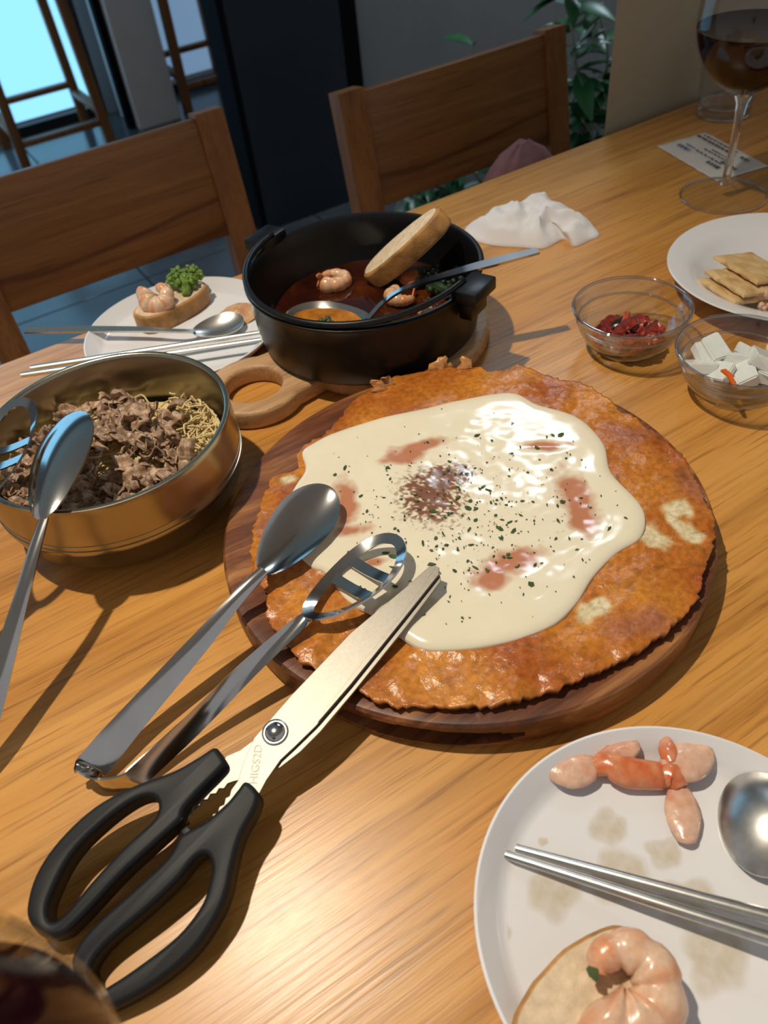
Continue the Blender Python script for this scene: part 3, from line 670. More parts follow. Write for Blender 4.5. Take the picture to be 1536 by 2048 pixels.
# ------------------------------------------------------------------ serving tongs (one on the pancake, one in the bowl)
def tongs(label, LA, RA, spoon_n, ring_n, sp_len=0.052, sp_w=0.036, rg_len=0.056, rg_w=0.034, bend_w=None):
    """LA / RA: points of the spoon arm and the slotted arm, from the bend to the head root; last entry = head tip"""
    tg = thing('serving_tongs', label, 'tongs', (LA[0].x, LA[0].y, T))
    la, ra = LA[:-1], RA[:-1]
    mid = (LA[0]+RA[0])/2; back = (mid-(la[-1]+ra[-1])/2).normalized()
    gap = (RA[0]-LA[0]); bends = [LA[0]+back*0.006+gap*0.05, mid+back*0.013, RA[0]+back*0.007-gap*0.05]
    pts = catmull(la[::-1]+bends+ra, 12); m = len(pts)
    sl = (LA[-1]-la[-1]).normalized(); srt = sl.cross(spoon_n).normalized(); rl = (RA[-1]-ra[-1]).normalized(); rrt = rl.cross(ring_n).normalized()
    lw_ = (V(0, 0, 1)*0.55-RT*0.83).normalized(); rw_ = (V(0, 0, 1)*0.80-RT*0.55).normalized()
    if srt.dot(lw_) < 0: srt = -srt
    if rrt.dot(rw_) < 0: rrt = -rrt
    wd = []
    for i in range(m):
        u = i/(m-1)*2-1; sw_, ew_ = (lw_, srt) if u < 0 else (rw_, rrt); a = abs(u)
        if a < 0.22: k = a/0.22; wd.append(V(0, 0, 1)*(1-k)+sw_*k)
        else: k = ((a-0.22)/0.78)**1.6; wd.append(sw_*(1-k)+ew_*k)
    wid = [0.0065, 0.0085, 0.0135, 0.0175, 0.0180, 0.0145, 0.0150, 0.0135, 0.0115, 0.009, 0.0075]
    part('arms', ribbon(pts, wid, wd, 0.0013, dish=[0.0008, 0.0012, 0.0010, 0.0006, 0.0, 0, 0.0, 0.0006, 0.0010, 0.0012, 0.0010], nw=6), M['steel'], tg, sharp=0.9)
    part('spoon_head', spoon_head(la[-1]-sl*0.002, sl, spoon_n, sp_len, sp_w, 0.006), M['steel'], tg, sharp=0.9)
    # slotted head: an oval hoop with two cross bars
    rn = ring_n.normalized(); sd = rl.cross(rn).normalized(); c = ra[-1]+rl*(rg_len/2-0.001); lp = []; wdl = []
    for i in range(56):
        a = 2*PI*i/56; x = -math.cos(a)*rg_len/2; yw = math.sin(a)*rg_w/2*(1+0.22*(x/(rg_len/2)))
        lp.append(c+rl*x+sd*yw+rn*(-0.004*(1-(x/(rg_len/2))**2))); wdl.append((rn*0.55+(rl*x*0.9+sd*yw)/ (rg_w/2)*0.8).normalized())
    rg = part('slotted_head', ribbon(lp, 0.0068, wdl, 0.0012, nw=3, closed=True), M['steel'], tg, sharp=0.9)
    for x in (-0.006, 0.010):
        a, b = c+rl*x-sd*(rg_w/2*0.96)-rn*0.0045, c+rl*(x+0.002)+sd*(rg_w/2*0.96)-rn*0.0045
        part('cross_bar', ribbon([a+(b-a)*k/6-rn*(0.002*math.sin(PI*k/6)) for k in range(7)], 0.0072, [rl]*7, 0.0010, nw=2), M['steel'], rg)
    return tg
upv = V(0, 0, 1)
LA = [P(196, 1518, 0.012), P(282, 1418, 0.017), P(400, 1285, 0.029), P(480, 1190, 0.040), P(528, 1140, 0.044), P(662, 968, 0.049)]
RA = [P(282, 1545, 0.0085), P(385, 1450, 0.014), P(500, 1335, 0.028), P(590, 1255, 0.038), P(622, 1228, 0.041), P(793, 1078, 0.047)]
tongs('shiny steel serving tongs lying across the pancake beside the scissors', LA, RA, (upv+RT*0.2-FW*0.55).normalized(), (upv*0.9-RT*0.2).normalized(),
      sp_len=(LA[-1]-LA[-2]).length, rg_len=(RA[-1]-RA[-2]).length, sp_w=0.037, rg_w=0.034)
LA = [V(-0.118, 0.318, T+0.013), P(-40, 1470, 0.022), P(5, 1330, 0.040), P(55, 1150, 0.066), P(88, 1035, 0.0805), P(150, 822, 0.088)]
RA = [V(-0.135, 0.332, T+0.014), P(-175, 1420, 0.022), P(-150, 1280, 0.040), P(-105, 1120, 0.066), P(-65, 1025, 0.0825), P(38, 803, 0.0895)]
tongs('steel serving tongs resting over the rim of the bronze bowl', LA, RA, (-upv*0.8+RT*0.2).normalized(), (upv*0.9-RT*0.2).normalized(),
      sp_len=(LA[-1]-LA[-2]).length, rg_len=(RA[-1]-RA[-2]).length, sp_w=0.042, rg_w=0.040)

# ------------------------------------------------------------------ bronze bowl of beef and noodles
WC = V(0.046, 0.487, T); WR = 0.0872; WH = 0.075
prof = [(0, 0.002), (0.050, 0.002), (0.053, 0.0), (0.060, 0.0005), (0.074, 0.008), (0.0845, 0.022), (0.0882, 0.036), (0.0884, 0.0362), (0.0886, 0.040), (0.0880, 0.0402), (0.0884, 0.0445), (0.0880, 0.0447), (0.0880, 0.058), (0.0876, 0.070), (WR+0.0008, WH-0.002), (WR+0.0004, WH), (WR-0.0016, WH+0.0005),
        (WR-0.0034, WH-0.0005), (WR-0.0040, WH-0.003), (WR-0.0040, 0.05), (WR-0.005, 0.034), (0.078, 0.018), (0.060, 0.006), (0, 0.005)]
bw = single('metal_bowl', 'wide bronze coloured metal bowl filled with fried beef', 'bowl', lathe(prof, WC, 96), M['bronze'], WC, sharp=0.9)
# the bed the beef lies on
def bed(c, r, z0, amp, sc, seg=64, rings=16, seed=0, dome=0.0):
    v, f = [V(c[0], c[1], z0+dome)], []
    for k in range(1, rings+1):
        for i in range(seg):
            a = 2*PI*i/seg; rr = r*k/rings; x, y = c[0]+rr*math.cos(a), c[1]+rr*math.sin(a)
            v.append(V(x, y, z0+dome*(1-(k/rings)**2)+amp*noise.noise(V(x*sc, y*sc, seed))))
    for i in range(seg): f.append((0, 1+i, 1+(i+1) % seg))
    for k in range(rings-1):
        for i in range(seg): a = 1+k*seg; j = (i+1) % seg; f.append((a+i, a+seg+i, a+seg+j, a+j))
    return v, f
noodm = plain('pale_noodle', (0.72, 0.55, 0.27, 1), 0.4, nz=0.15, sss=0.1)
nd = []; rnd = random.Random(5)
for k in range(240):
    ang = rnd.uniform(0, 6.28); rr = 0.074*math.sqrt(rnd.random()); cx, cy = WC.x+rr*math.cos(ang), WC.y+rr*math.sin(ang)
    near = math.hypot(cx-(WC.x+0.060), cy-(WC.y-0.020))
    if near > 0.04 and k > 90: cx, cy = WC.x+0.062+rnd.gauss(0, .010), WC.y-0.016+rnd.gauss(0, .022)
    z = T+0.034+rnd.uniform(0, .012); pts = []; d = rnd.uniform(0, 6.28)
    for i in range(7):
        d += rnd.uniform(-.7, .7); cx += 0.006*math.cos(d); cy += 0.006*math.sin(d); q = math.hypot(cx-WC.x, cy-WC.y)
        if q > 0.076: cx, cy = WC.x+(cx-WC.x)*0.076/q, WC.y+(cy-WC.y)*0.076/q
        pts.append(V(cx, cy, z+rnd.uniform(-.002, .003)))
    nd.append(tube(catmull(pts, 2), 0.0008, 5))
single('noodles', 'tangle of thin pale noodles in the bronze bowl under the beef', 'noodles', join(bed(WC, 0.0765, T+0.034, 0.003, 60, seed=3), *nd), noodm, (WC.x, WC.y, T+0.03), kind='stuff', sharp=2)
beefm = tinted('fried_beef', rough=0.34, bst=0.5, bsc=600, bd=0.001, nz=0.45, nsc=380)
def beef_mesh(seed):
    rnd = random.Random(seed); nu, nv = 12, 8; L_, W_ = rnd.uniform(.020, .030), rnd.uniform(.010, .016); v, f, cl = [], [], []
    rnd2 = rnd.random(); ca, cb = rnd.uniform(0.5, 1.6), rnd.uniform(-1.4, 1.4)
    for side in (0, 1):
        for i in range(nu+1):
            for j in range(nv+1):
                x = (i/nu-.5)*L_*(1+0.2*noise.noise(V(i*.4, j*.5, seed))); y = (j/nv-.5)*W_*(1+.25*noise.noise(V(i*.5, 3, seed)))
                z = 0.004*math.sin(ca*PI*(i/nu)*2+seed)+0.003*math.cos(cb*PI*(j/nv)*2)+0.0035*noise.noise(V(x*180, y*180, seed))
                th_ = 0.0022*(1-0.7*max(abs(2*i/nu-1), abs(2*j/nv-1))**4)
                v.append(V(x, y, z+(th_ if side == 0 else -th_*0.5)))
                t = max(0, min(1, .45+.9*noise.noise(V(x*150, y*150, seed+9)))); c = V(.25, .135, .075)*(1-t)+V(.62, .43, .28)*t; cl.append(tuple(c*(0.8+0.5*rnd2)))
    W = nv+1; n1 = (nu+1)*W
    for i in range(nu):
        for j in range(nv): a = i*W+j; f.append((a, a+W, a+W+1, a+1)); b = a+n1; f.append((b, b+1, b+W+1, b+W))
    for i in range(nu): f.append((i*W, n1+i*W, n1+i*W+W, i*W+W)); a = i*W+nv; f.append((a, a+W, n1+a+W, n1+a))
    for j in range(nv): f.append((j, j+1, n1+j+1, n1+j)); a = nu*W+j; f.append((a, n1+a, n1+a+1, a+1))
    return mesh('beef', (v, f), beefm, sharp=2, cols=cl, recalc=True)
BM = [beef_mesh(i) for i in range(14)]; rnd = random.Random(21)
for k in range(215):
    ang = rnd.uniform(0, 6.28); rr = 0.068*math.sqrt(rnd.random()); x, y = WC.x-0.006+rr*math.cos(ang), WC.y+0.002+rr*math.sin(ang)
    if math.hypot(x-(WC.x+0.066), y-(WC.y-0.014)) < 0.026: continue
    if math.hypot(x-(WC.x+0.06), y-(WC.y+0.05)) < 0.03: continue
    q = math.hypot(x-WC.x, y-WC.y)/0.08
    o = bpy.data.objects.new('beef_piece', BM[k % 14]); COL.objects.link(o)
    o.location = (x, y, T+0.043+0.015*(1-q*q)*rnd.random()+0.004*rnd.random()); s = rnd.uniform(.45, .82); o.scale = (s, s, s)
    o.rotation_euler = (rnd.uniform(-.6, .6), rnd.uniform(-.6, .6), rnd.uniform(0, 6.28))
    tag(o, 'browned fried beef slice heaped in the bronze bowl', 'beef', 'fried beef slices in the bronze bowl')

# ------------------------------------------------------------------ wooden paddle trivet
TC = V(0.313, 0.549, T); TR = 0.0925; RC = V(0.176, 0.543, T); RR = 0.042; TH = 0.017
dv = (RC-TC); da = math.atan2(dv.y, dv.x)
out = []
for i in range(61): a = da+0.36+(2*PI-0.72)*i/60; out.append((TC.x+TR*math.cos(a), TC.y+TR*math.sin(a)))
nb = []
for i in range(31): a = da-2.15+4.30*i/30; nb.append((RC.x+RR*math.cos(a), RC.y+RR*math.sin(a)))
loop = out+nb
hole = [(RC.x+0.0245*math.cos(2*PI*i/48), RC.y+0.0245*math.sin(2*PI*i/48)) for i in range(48)]
single('pot_trivet', 'light beech paddle trivet with round hole in handle under black pot', 'trivet',
       flat2d([loop, hole], TH, 0.0035, V(0, 0, T+TH/2), V(1, 0, 0), V(0, 1, 0), V(0, 0, 1)), M['beech'], TC, sharp=0.9)

# ------------------------------------------------------------------ black iron pot
KC = V(0.2985, 0.553, T+TH); KR = 0.1010; KH = 0.059
pot = thing('iron_pot', 'black cast iron pot with lugs and folded bail handle', 'pot', KC)
prof = [(0, 0), (0.086, 0), (0.0915, 0.001), (0.0955, 0.005), (0.0980, 0.022), (0.0992, 0.042), (0.0995, KH-0.006), (KR, KH-0.004), (KR+0.0006, KH-0.001), (KR-0.001, KH+0.0004), (KR-0.0035, KH+0.0002), (KR-0.0048, KH-0.002), (KR-0.0055, 0.045), (0.0915, 0.02), (0.084, 0.006), (0, 0.0045)]
part('body', lathe(prof, KC, 110), M['iron'], pot, sharp=0.8)
ld = V(0.085, -0.196, 0).normalized()
for s in (1, -1):
    d = ld*s; t = V(-d.y, d.x, 0); c = KC+d*(KR+0.006)+V(0, 0, KH-0.002)
    rot = Matrix((t, d, V(0, 0, 1))).transposed()
    lug = part('lug', join(box(c+V(0, 0, 0.004), (0.034, 0.022, 0.011), bev=0.0018, rot=rot), box(c+d*-0.001+V(0, 0, -0.008), (0.026, 0.012, 0.018), bev=0.002, rot=rot)), M['iron'], pot)
# bail handle folded down onto the near rim, side nearest the camera-left
t0 = V(-ld.y, ld.x, 0); t0 = t0 if t0.dot(V(-1, -0.6, 0)) > 0 else -t0
bp = []
for i in range(41):
    a = PI*i/40; c_, s_ = math.cos(a), math.sin(a); rr = KR-0.003+0.0015*math.sin(a)
    bp.append(KC+ld*(rr*c_)+t0*(rr*s_*0.995)+V(0, 0, KH+0.0030+0.005*abs(c_)**3))
part('bail_handle', tube(bp, 0.0027, 10), M['iron'], pot, sharp=2)
# broth
SL = TH+0.017
brothm, nt, b, L = newmat('red_broth')
setp(b, rough=0.05, spec=0.6, coat=0.5, coatr=0.02); mp = coords(nt); n = noi(nt, mp, 28, 5); r = ramp(nt, [(0.35, (0.016, 0.003, 0.002, 1)), (0.55, (0.040, 0.007, 0.002, 1)), (0.75, (0.11, 0.025, 0.004, 1))])
L.new(n.outputs[0], r.inputs[0]); L.new(r.outputs[0], b.inputs['Base Color']); bump(nt, b, noi(nt, mp, 60, 2).outputs[0], 0.08, 0.002)
bv = bed(KC, 0.0904, T+SL, 0.0003, 60, 80, 10); lo = lathe([(0.0904, T+SL), (0.0846, T+SL-0.01), (0, T+SL-0.01)], (KC.x, KC.y, 0), 80)
single('soup_broth', 'dark red oily broth in the black iron pot', 'soup', join(bv, lo), brothm, (KC.x, KC.y, T+SL-0.01))

# ------------------------------------------------------------------ food builders
shrimpm = tinted('cooked_shrimp', rough=0.27, sss=0.15, bst=0.25, bsc=500, bd=0.0006, nz=0.18, nsc=300, coat=0.25)
def shrimp(name, label, c, R0, thick, nrm, start, arc, tail=True, group=None, pale=V(.82, .55, .34), red=V(.74, .27, .09), rise=0.0):
    nrm = Vector(nrm).normalized(); ax = nrm.orthogonal().normalized(); ay = nrm.cross(ax); pts, rad, cl = [], [], []; N = 72; seg_ = 16
    ctr = Vector(c); v, f = [], []
    for i in range(N+1):
        u = i/N; a = start+arc*u; rr = R0*(1-0.22*u)
        pts.append(ctr+ax*(rr*math.cos(a))+ay*(rr*math.sin(a))+nrm*(rise*u))
        seg6 = (u*6.2) % 1.0; ridge = 1+0.17*math.sin(PI*seg6)**0.7-0.10
        end = math.sin(min(1, u/0.06+0.15)*PI/2); taper = (1-0.62*u**1.5)
        rad.append(thick*taper*ridge*end*(1.0 if u < 0.97 else 0.8))
    fr = frames(pts)
    for i, (p, r) in enumerate(zip(pts, rad)):
        t = fr[i][0]; o = (p-ctr); o = (o-t*o.dot(t)); o = (o-nrm*o.dot(nrm)).normalized()
        for k in range(seg_):
            q = 2*PI*k/seg_; n = o*math.cos(q)+nrm*math.sin(q)
            v.append(p+n*(r*(1+0.05*noise.noise(p*300+n))))
            u = i/N; band = max(0, math.sin(u*6.2*2*PI))*0.6+0.4*max(0, math.cos(q)); nn = noise.noise((p+n*r)*140)
            m = max(0, min(1, 0.80*band+0.55*nn+0.08+0.5*max(0, u-0.75)*4)); cl.append(tuple(pale*(1-m)+red*m))
    for i in range(N):
        for k in range(seg_): k2 = (k+1) % seg_; f.append((i*seg_+k, i*seg_+k2, (i+1)*seg_+k2, (i+1)*seg_+k))
    f.append(tuple(range(seg_))[::-1]); f.append(tuple(N*seg_+k for k in range(seg_)))
    lowest = min(p.z for p in v)
    th_ = thing(name, label, 'shrimp', (ctr.x, ctr.y, lowest), group)
    part('body', (v, f), shrimpm, th_, sharp=1.6, cols=cl)
    if tail:
        t = fr[-1][0]; e = pts[-1]; sd = nrm
        for s in (-0.5, 0.5):
            d = (t+sd*s).normalized(); w_ = d.cross(t.cross(sd)).normalized()
            vf = ribbon([e+d*(thick*1.6*k/5) for k in range(6)], [thick*.35, thick*.6, thick*.8, thick*.8, thick*.6, thick*.2], [w_]*6, 0.0012, nw=3)
            part('tail_fin', vf, shrimpm, th_, sharp=2, cols=[tuple(red)]*len(vf[0]))
    return th_
crumbm = plain('bread_crumb', (0.72, 0.55, 0.36, 1), 0.85, nz=0.18, nsc=150, bst=0.7, bsc=350, bd=0.0015)
crustm = plain('bread_crust', (0.42, 0.20, 0.055, 1), 0.5, nz=0.45, nsc=70, bst=0.4, bsc=250, bd=0.001)
def bread(label, c, l, n, length, width, thick, group=None, half=False):
    """baguette slice: oval, long axis l, crumb normal n"""
    l = Vector(l).normalized(); n = Vector(n); n = (n-l*n.dot(l)).normalized(); m = n.cross(l); c = Vector(c)
    lp = []
    for i in range(56):
        a = 2*PI*i/56; x = math.cos(a); y = math.sin(a)
        x = math.copysign(abs(x)**0.9, x)*length/2*(1+.02*noise.noise(V(x*3, y*3, 1))); y = math.copysign(abs(y)**0.8, y)*width/2*(1-0.12*math.cos(a))*(1+.04*noise.noise(V(x*90, y*90, 2)))
        lp.append((x, y))
    vv = flat2d([lp], thick, 0.0022, c, l, m, n)
    b_ = thing('bread_slice', label, 'bread', c-V(0, 0, min((c-p).dot(V(0, 0, 1)) for p in vv[0])*-1 if False else 0), group)
    part('crust', vv, crustm, b_, sharp=1.5)
    ins = [(x*0.93, y*0.90) for x, y in lp]
    for s in (1, -1): part('crumb', flat2d([ins], 0.0014, 0.0004, c+n*(s*(thick/2-0.0001)), l, m, n), crumbm, b_, sharp=1.5)
    return b_

# ------------------------------------------------------------------ things in the pot
A, B_ = P(738, 548, SL+0.006), P(880, 428, 0.098)
l = (B_-A).normalized(); vdir = ray(800, 490).normalized()
nn = (UP*0.8-RT*0.75-FW*0.70); nn = (nn-l*nn.dot(l)).normalized()
mm_ = nn.cross(l)
mm_ = mm_ if mm_.dot(vdir) > 0 else -mm_
bread('slice of toasted bread standing in the black pot', (A+B_)/2-nn*0.004, l, nn, (B_-A).length*1.06, 0.040, 0.017)
shrimp('shrimp', 'curled orange shrimp floating in the broth beside the bread', P(665, 558, SL+0.004), 0.0135, 0.0075, (0.1, 0, 1), 2.6, 5.0, True, 'shrimps in the black pot')
shrimp('shrimp', 'pale orange shrimp in the broth under the spoon handle', P(806, 594, SL+0.004), 0.011, 0.0075, (0.2, 0.1, 1), 0.5, 4.2, True, 'shrimps in the black pot')
shrimp('shrimp', 'half sunken orange shrimp in broth beside the pot lug', P(875, 618, SL+0.001), 0.011, 0.0065, (0.0, 0.1, 1), 1.5, 4.0, False, 'shrimps in the black pot')
greenm = plain('cooked_greens', (0.014, 0.032, 0.010, 1), 0.3, nz=0.6, nsc=120, bst=0.5, bsc=300)
brocm = plain('broccoli_green', (0.15, 0.25, 0.030, 1), 0.3, nz=0.6, nsc=200, bst=0.5, bsc=500)
def clump(c, r, n, seed, sz, zf=0.5):
    rnd = random.Random(seed); ms = []
    for i in range(n):
        a = rnd.uniform(0, 6.28); q = r*math.sqrt(rnd.random()); p = Vector(c)+V(q*math.cos(a), q*math.sin(a), rnd.uniform(0, r*zf)); s = sz*rnd.uniform(.6, 1.2)
        vv, ff = lathe([(0, -s), (s*.7, -s*.7), (s, 0), (s*.7, s*.7), (0, s)], p, 8); vv = [Vector(x)+V(1, 1, 1)*(s*.35*noise.noise(Vector(x)*400)) for x in vv]; ms.append((vv, ff))
    return join(*ms)
def greens(name, label, c, r, n, seed, mat, stem=None, sz=0.0035):
    t_ = thing(name, label, 'vegetable', c)
    part('florets', clump(c, r, n, seed, sz), mat, t_, sharp=2)
    if stem: part('stalk', tube(catmull(stem, 4), [0.004, 0.0045, 0.005], 8), mat, t_)
    return t_
greens('greens', 'dark wilted greens in the broth beside the bread', P(880, 572, SL), 0.020, 60, 3, greenm, [P(850, 560, SL+.004), P(880, 575, SL+.009), P(905, 590, SL+0.004)])
# carrot-coloured piece
carm = plain('orange_carrot', (0.55, 0.16, 0.04, 1), 0.3, nz=0.15)
single('carrot_piece', 'small orange carrot piece in the broth by the greens', 'vegetable', lathe([(0, -.006), (.007, -.005), (.0095, 0), (.0075, .006), (0, .0075)], P(822, 560, SL+0.006), 20, wob=lambda a, z: 1+.12*math.sin(3*a)), carm, P(822, 560, SL))

def spoon(name, label, root, tip, nrm, hpts, width, depth, hw=(0.005, 0.0055, 0.008, 0.011), group=None, mat=None, th=0.0022):
    mat = mat or M['steel']; s_ = thing(name, label, 'spoon', root, group)
    ax = (tip-root).normalized(); part('spoon_bowl', spoon_head(root, ax, nrm, (tip-root).length, width, depth), mat, s_, sharp=0.9)
    pts = catmull([root+ax*0.003]+list(hpts), 8); m = len(pts); wd = []
    for i in range(m): t = (pts[min(i+1, m-1)]-pts[max(i-1, 0)]).normalized(); wd.append(t.cross(Vector(nrm)))
    part('handle', ribbon(pts, list(hw), wd, th, nw=4), mat, s_, sharp=0.9); return s_
rt_ = P(742, 640, TH+0.0285); tp_ = P(572, 626, TH+0.0305)
spoon('soup_spoon', 'steel soup spoon with orange oil standing in the black pot', rt_, tp_, upv, [P(768, 604, 0.054), P(815, 575, 0.065), P(905, 547, 0.0745), P(985, 525, 0.0782), P(1076, 502, 0.0802)], 0.046, 0.011, hw=(0.004, 0.0045, 0.006, 0.0095, 0.0115, 0.008))
oilm = plain('orange_oil', (0.42, 0.15, 0.010, 1), 0.05, nz=0.5, nsc=60, coat=0.6)
ax_ = (tp_-rt_); oc = rt_+ax_*0.53+V(0, 0, -0.0030); lx = ax_.normalized(); ly = upv.cross(lx)
vv = [oc+lx*(ax_.length*0.40*math.cos(2*PI*i/40))+ly*(0.0180*math.sin(2*PI*i/40)) for i in range(40)]
vb = [p-V(0, 0, 0.002) for p in vv]
single('oil_in_spoon', 'orange chilli oil pooled in the spoon in the pot', 'oil', (vv+vb, [tuple(range(40)), tuple(range(40, 80))[::-1]]+[(i, 40+i, 40+(i+1) % 40, (i+1) % 40) for i in range(40)]), oilm, oc)
greens('greens', 'small green herb cluster at the edge of the soup spoon', P(650, 652, TH+0.0275), 0.008, 16, 8, plain('herb_bits', (0.05, 0.085, 0.02, 1), 0.4, nz=0.4), None, 0.0025)

# ------------------------------------------------------------------ plates
def plate_prof(R, h):
    return [(0, 0.0036), (R*0.83, 0.0036), (R*0.865, 0.0050), (R*0.90, 0.0085), (R*0.965, h-0.002), (R*0.985, h), (R, h-0.0004), (R, h-0.002), (R*0.985, h-0.004), (R*0.92, 0.005), (R*0.88, 0.0015), (R*0.84, 0.0), (R*0.80, 0.0), (R*0.79, 0.0012), (0, 0.0012)]
NP = V(0.149, 0.052, T); NPR = 0.0925
single('dinner_plate', 'white round plate with shrimp tails and chopsticks near the board', 'plate', lathe(plate_prof(NPR, 0.018), NP, 120), M['white'], NP)
LP = V(0.165, 0.676, T); LPR = 0.0915
single('dinner_plate', 'white round plate with shrimp toast behind the bronze bowl', 'plate', lathe(plate_prof(LPR, 0.015), LP, 100), M['white'], LP)

# ---- left plate contents
lc = P(345, 608, 0.0155); ld_ = (P(420, 565, 0.015)-P(270, 640, 0.015)).normalized()
bread('toasted bread slice on the far plate under a shrimp', V(lc.x, lc.y, T+0.0036+0.009), ld_, upv, 0.080, 0.038, 0.018)
shrimp('shrimp', 'fat pale shrimp sitting on toast beside the broccoli', P(316, 592, 0.031), 0.0100, 0.0108, (-0.35, -0.55, 0.75), 1.0, 5.6, False, None, pale=V(.88, .66, .46))
bc = P(372, 562, 0.026)
greens('broccoli_floret', 'bright green broccoli floret on the toast', bc, 0.017, 230, 14, brocm, [P(372, 590, 0.024), P(372, 575, 0.028), P(370, 560, 0.032)], 0.0023)
# leftover pancake scrap
scm = tinted('pancake_scrap', rough=0.4, bst=0.5, bsc=400, bd=0.001)
sv, sf = bed(P(478, 628, 0.005), 0.020, T+0.0048, 0.004, 130, 28, 8, 4, 0.006); scl = []
for p in sv: q = noise.noise(Vector(p)*90); scl.append(tuple(V(.75, .50, .24)*(0.5-q)+V(.62, .20, .07)*(0.5+q)))
single('pancake_scrap', 'leftover torn pancake scrap on the far plate beside the pot', 'food', (sv, sf), scm, P(478, 628, 0.0036), sharp=2, cols=scl)
rt_ = P(385, 664, 0.0118); tp_ = P(487, 636, 0.0125)
spoon('spoon', 'slim steel spoon resting across the far white plate', rt_, tp_, (upv-FW*0.2).normalized(), [P(352, 662, 0.0150), P(280, 659, 0.0150), P(170, 659, 0.0143), P(52, 660, 0.0145)], 0.032, 0.006, hw=(0.004, 0.0042, 0.0065, 0.0085, 0.009), th=0.002, mat=M['steel2'])
def chopstick(label, a, b, group, w0=0.0030, w1=0.0022):
    single('chopstick', label, 'chopstick', tube([a+(b-a)*k/10 for k in range(11)], [w0, w1], 10, flat=0.8), M['steel2'], a, group)
chopstick('steel chopstick lying over the far plate beside the spoon', P(62, 736, 0.0165), P(530, 663, 0.0145), 'chopsticks on the far plate')
chopstick('steel chopstick lying over the far plate beside the spoon', P(43, 750, 0.0182), P(522, 679, 0.0165), 'chopsticks on the far plate')

# ---- near plate contents
def fin_shell(c, l, n, ln, wd, cup=0.3, red=0.2, seed=0):
    l = Vector(l).normalized(); n = Vector(n); n = (n-l*n.dot(l)).normalized(); m = n.cross(l); v, f, cl = [], [], []; NU, NV = 14, 8
    for side in (0, 1):
        for i in range(NU+1):
            u = i/NU; hw = wd/2*(0.35+0.65*math.sin(PI*min(1.0, 0.12+u*0.80))); 
            for j in range(NV+1):
                s = j/NV*2-1; p = Vector(c)+l*((u-.5)*ln*(1-0.12*s*s))+m*(hw*s)+n*(cup*hw*(1-s*s)+0.0008*noise.noise(V(u*6, s*4, seed))-side*0.0011)
                v.append(p); q = max(0, min(1, red+0.5*noise.noise(p*200)+0.6*(0.35-u))); cl.append(tuple(V(.78, .50, .36)*(1-q)+V(.66, .17, .06)*q))
    W = NV+1; n1 = (NU+1)*W
    for i in range(NU):
        for j in range(NV): a = i*W+j; f.append((a, a+1, a+W+1, a+W)); b = a+n1; f.append((b, b+W, b+W+1, b+1))
    for i in range(NU): f.append((i*W, i*W+W, n1+i*W+W, n1+i*W)); a = i*W+NV; f.append((a, n1+a, n1+a+W, a+W))
    for j in range(NV): f.append((j, n1+j, n1+j+1, j+1)); a = NU*W+j; f.append((a, a+1, n1+a+1, n1+a))
    return v, f, cl
shellm = tinted('shrimp_shell', rough=0.22, sss=0.1, bst=0.3, bsc=500, bd=0.0005, nz=0.2, coat=0.3)
def tail_thing(label, fins, tubes):
    c0 = fins[0][0]; t_ = thing('shrimp_tail', label, 'shrimp', (c0[0], c0[1], T+0.0036), 'eaten shrimp tails on the near plate')
    for c, l, n, ln, wd, rd in fins: a, b, cl = fin_shell(c, l, n, ln, wd, 0.32, rd, ln*999); part('tail_fin', (a, b), shellm, t_, sharp=2, cols=cl)
    for pts, rad in tubes:
        vf = tube(catmull(pts, 6), rad, 12, flat=0.75); cl = []
        for p in vf[0]: q = max(0, min(1, .75+.7*noise.noise(Vector(p)*220))); cl.append(tuple(V(.80, .42, .22)*(1-q)+V(.66, .15, .045)*q))
        part('shell', vf, shellm, t_, sharp=2, cols=cl)
def d3(a, b, h=0.01): return (P(*b, h)-P(*a, h))
q_ = 0.0036
tail_thing('pale shrimp tail with red shell lying at the plate rim',
           [(P(1143, 1537, 0.011), d3((1195, 1535), (1095, 1540)), upv, 0.026, 0.021, 0.05), (P(1235, 1508, 0.013), d3((1195, 1530), (1278, 1490)), upv+RT*-.2, 0.026, 0.013, 0.6)],
           [([P(1180, 1540, 0.009), P(1215, 1528, 0.011), P(1255, 1545, 0.010), P(1325, 1552, 0.009)], [0.004, 0.007, 0.0085, 0.007])])
tail_thing('orange shrimp tail with two spread fins below the plate rim',
           [(P(1376, 1520, 0.012), d3((1325, 1545), (1425, 1495)), upv, 0.028, 0.022, 0.1), (P(1366, 1628, 0.008), d3((1355, 1575), (1372, 1690)), upv, 0.030, 0.017, 0.12), (P(1335, 1500, 0.014), d3((1340, 1530), (1330, 1478)), upv-RT*.4, 0.015, 0.009, 0.9)],
           [([P(1318, 1552, 0.009), P(1345, 1550, 0.010), P(1362, 1575, 0.008)], [0.006, 0.0075, 0.005])])
rt_ = P(1640, 1590, 0.016); tp_ = P(1437, 1650, 0.0038)
rt_ = P(1655, 1640, 0.0205)
spoon('spoon', 'steel spoon with round bowl face down on the near plate', rt_, tp_, -upv, [P(1720, 1660, 0.0235), P(1900, 1720, 0.0255), P(2150, 1800, 0.0245)], 0.050, 0.0085, hw=(0.004, 0.0045, 0.0065, 0.009), th=0.002, mat=M['steel2'])
chopstick('steel chopstick lying across the near white plate', P(1032, 1696, 0.0054), P(1760, 1893, 0.0222), 'chopsticks on the near plate', 0.0021, 0.0036)
chopstick('steel chopstick lying across the near white plate', P(1011, 1709, 0.0068), P(1745, 1942, 0.0222), 'chopsticks on the near plate', 0.0021, 0.0036)
nb_c = P(1130, 1985, 0.010)
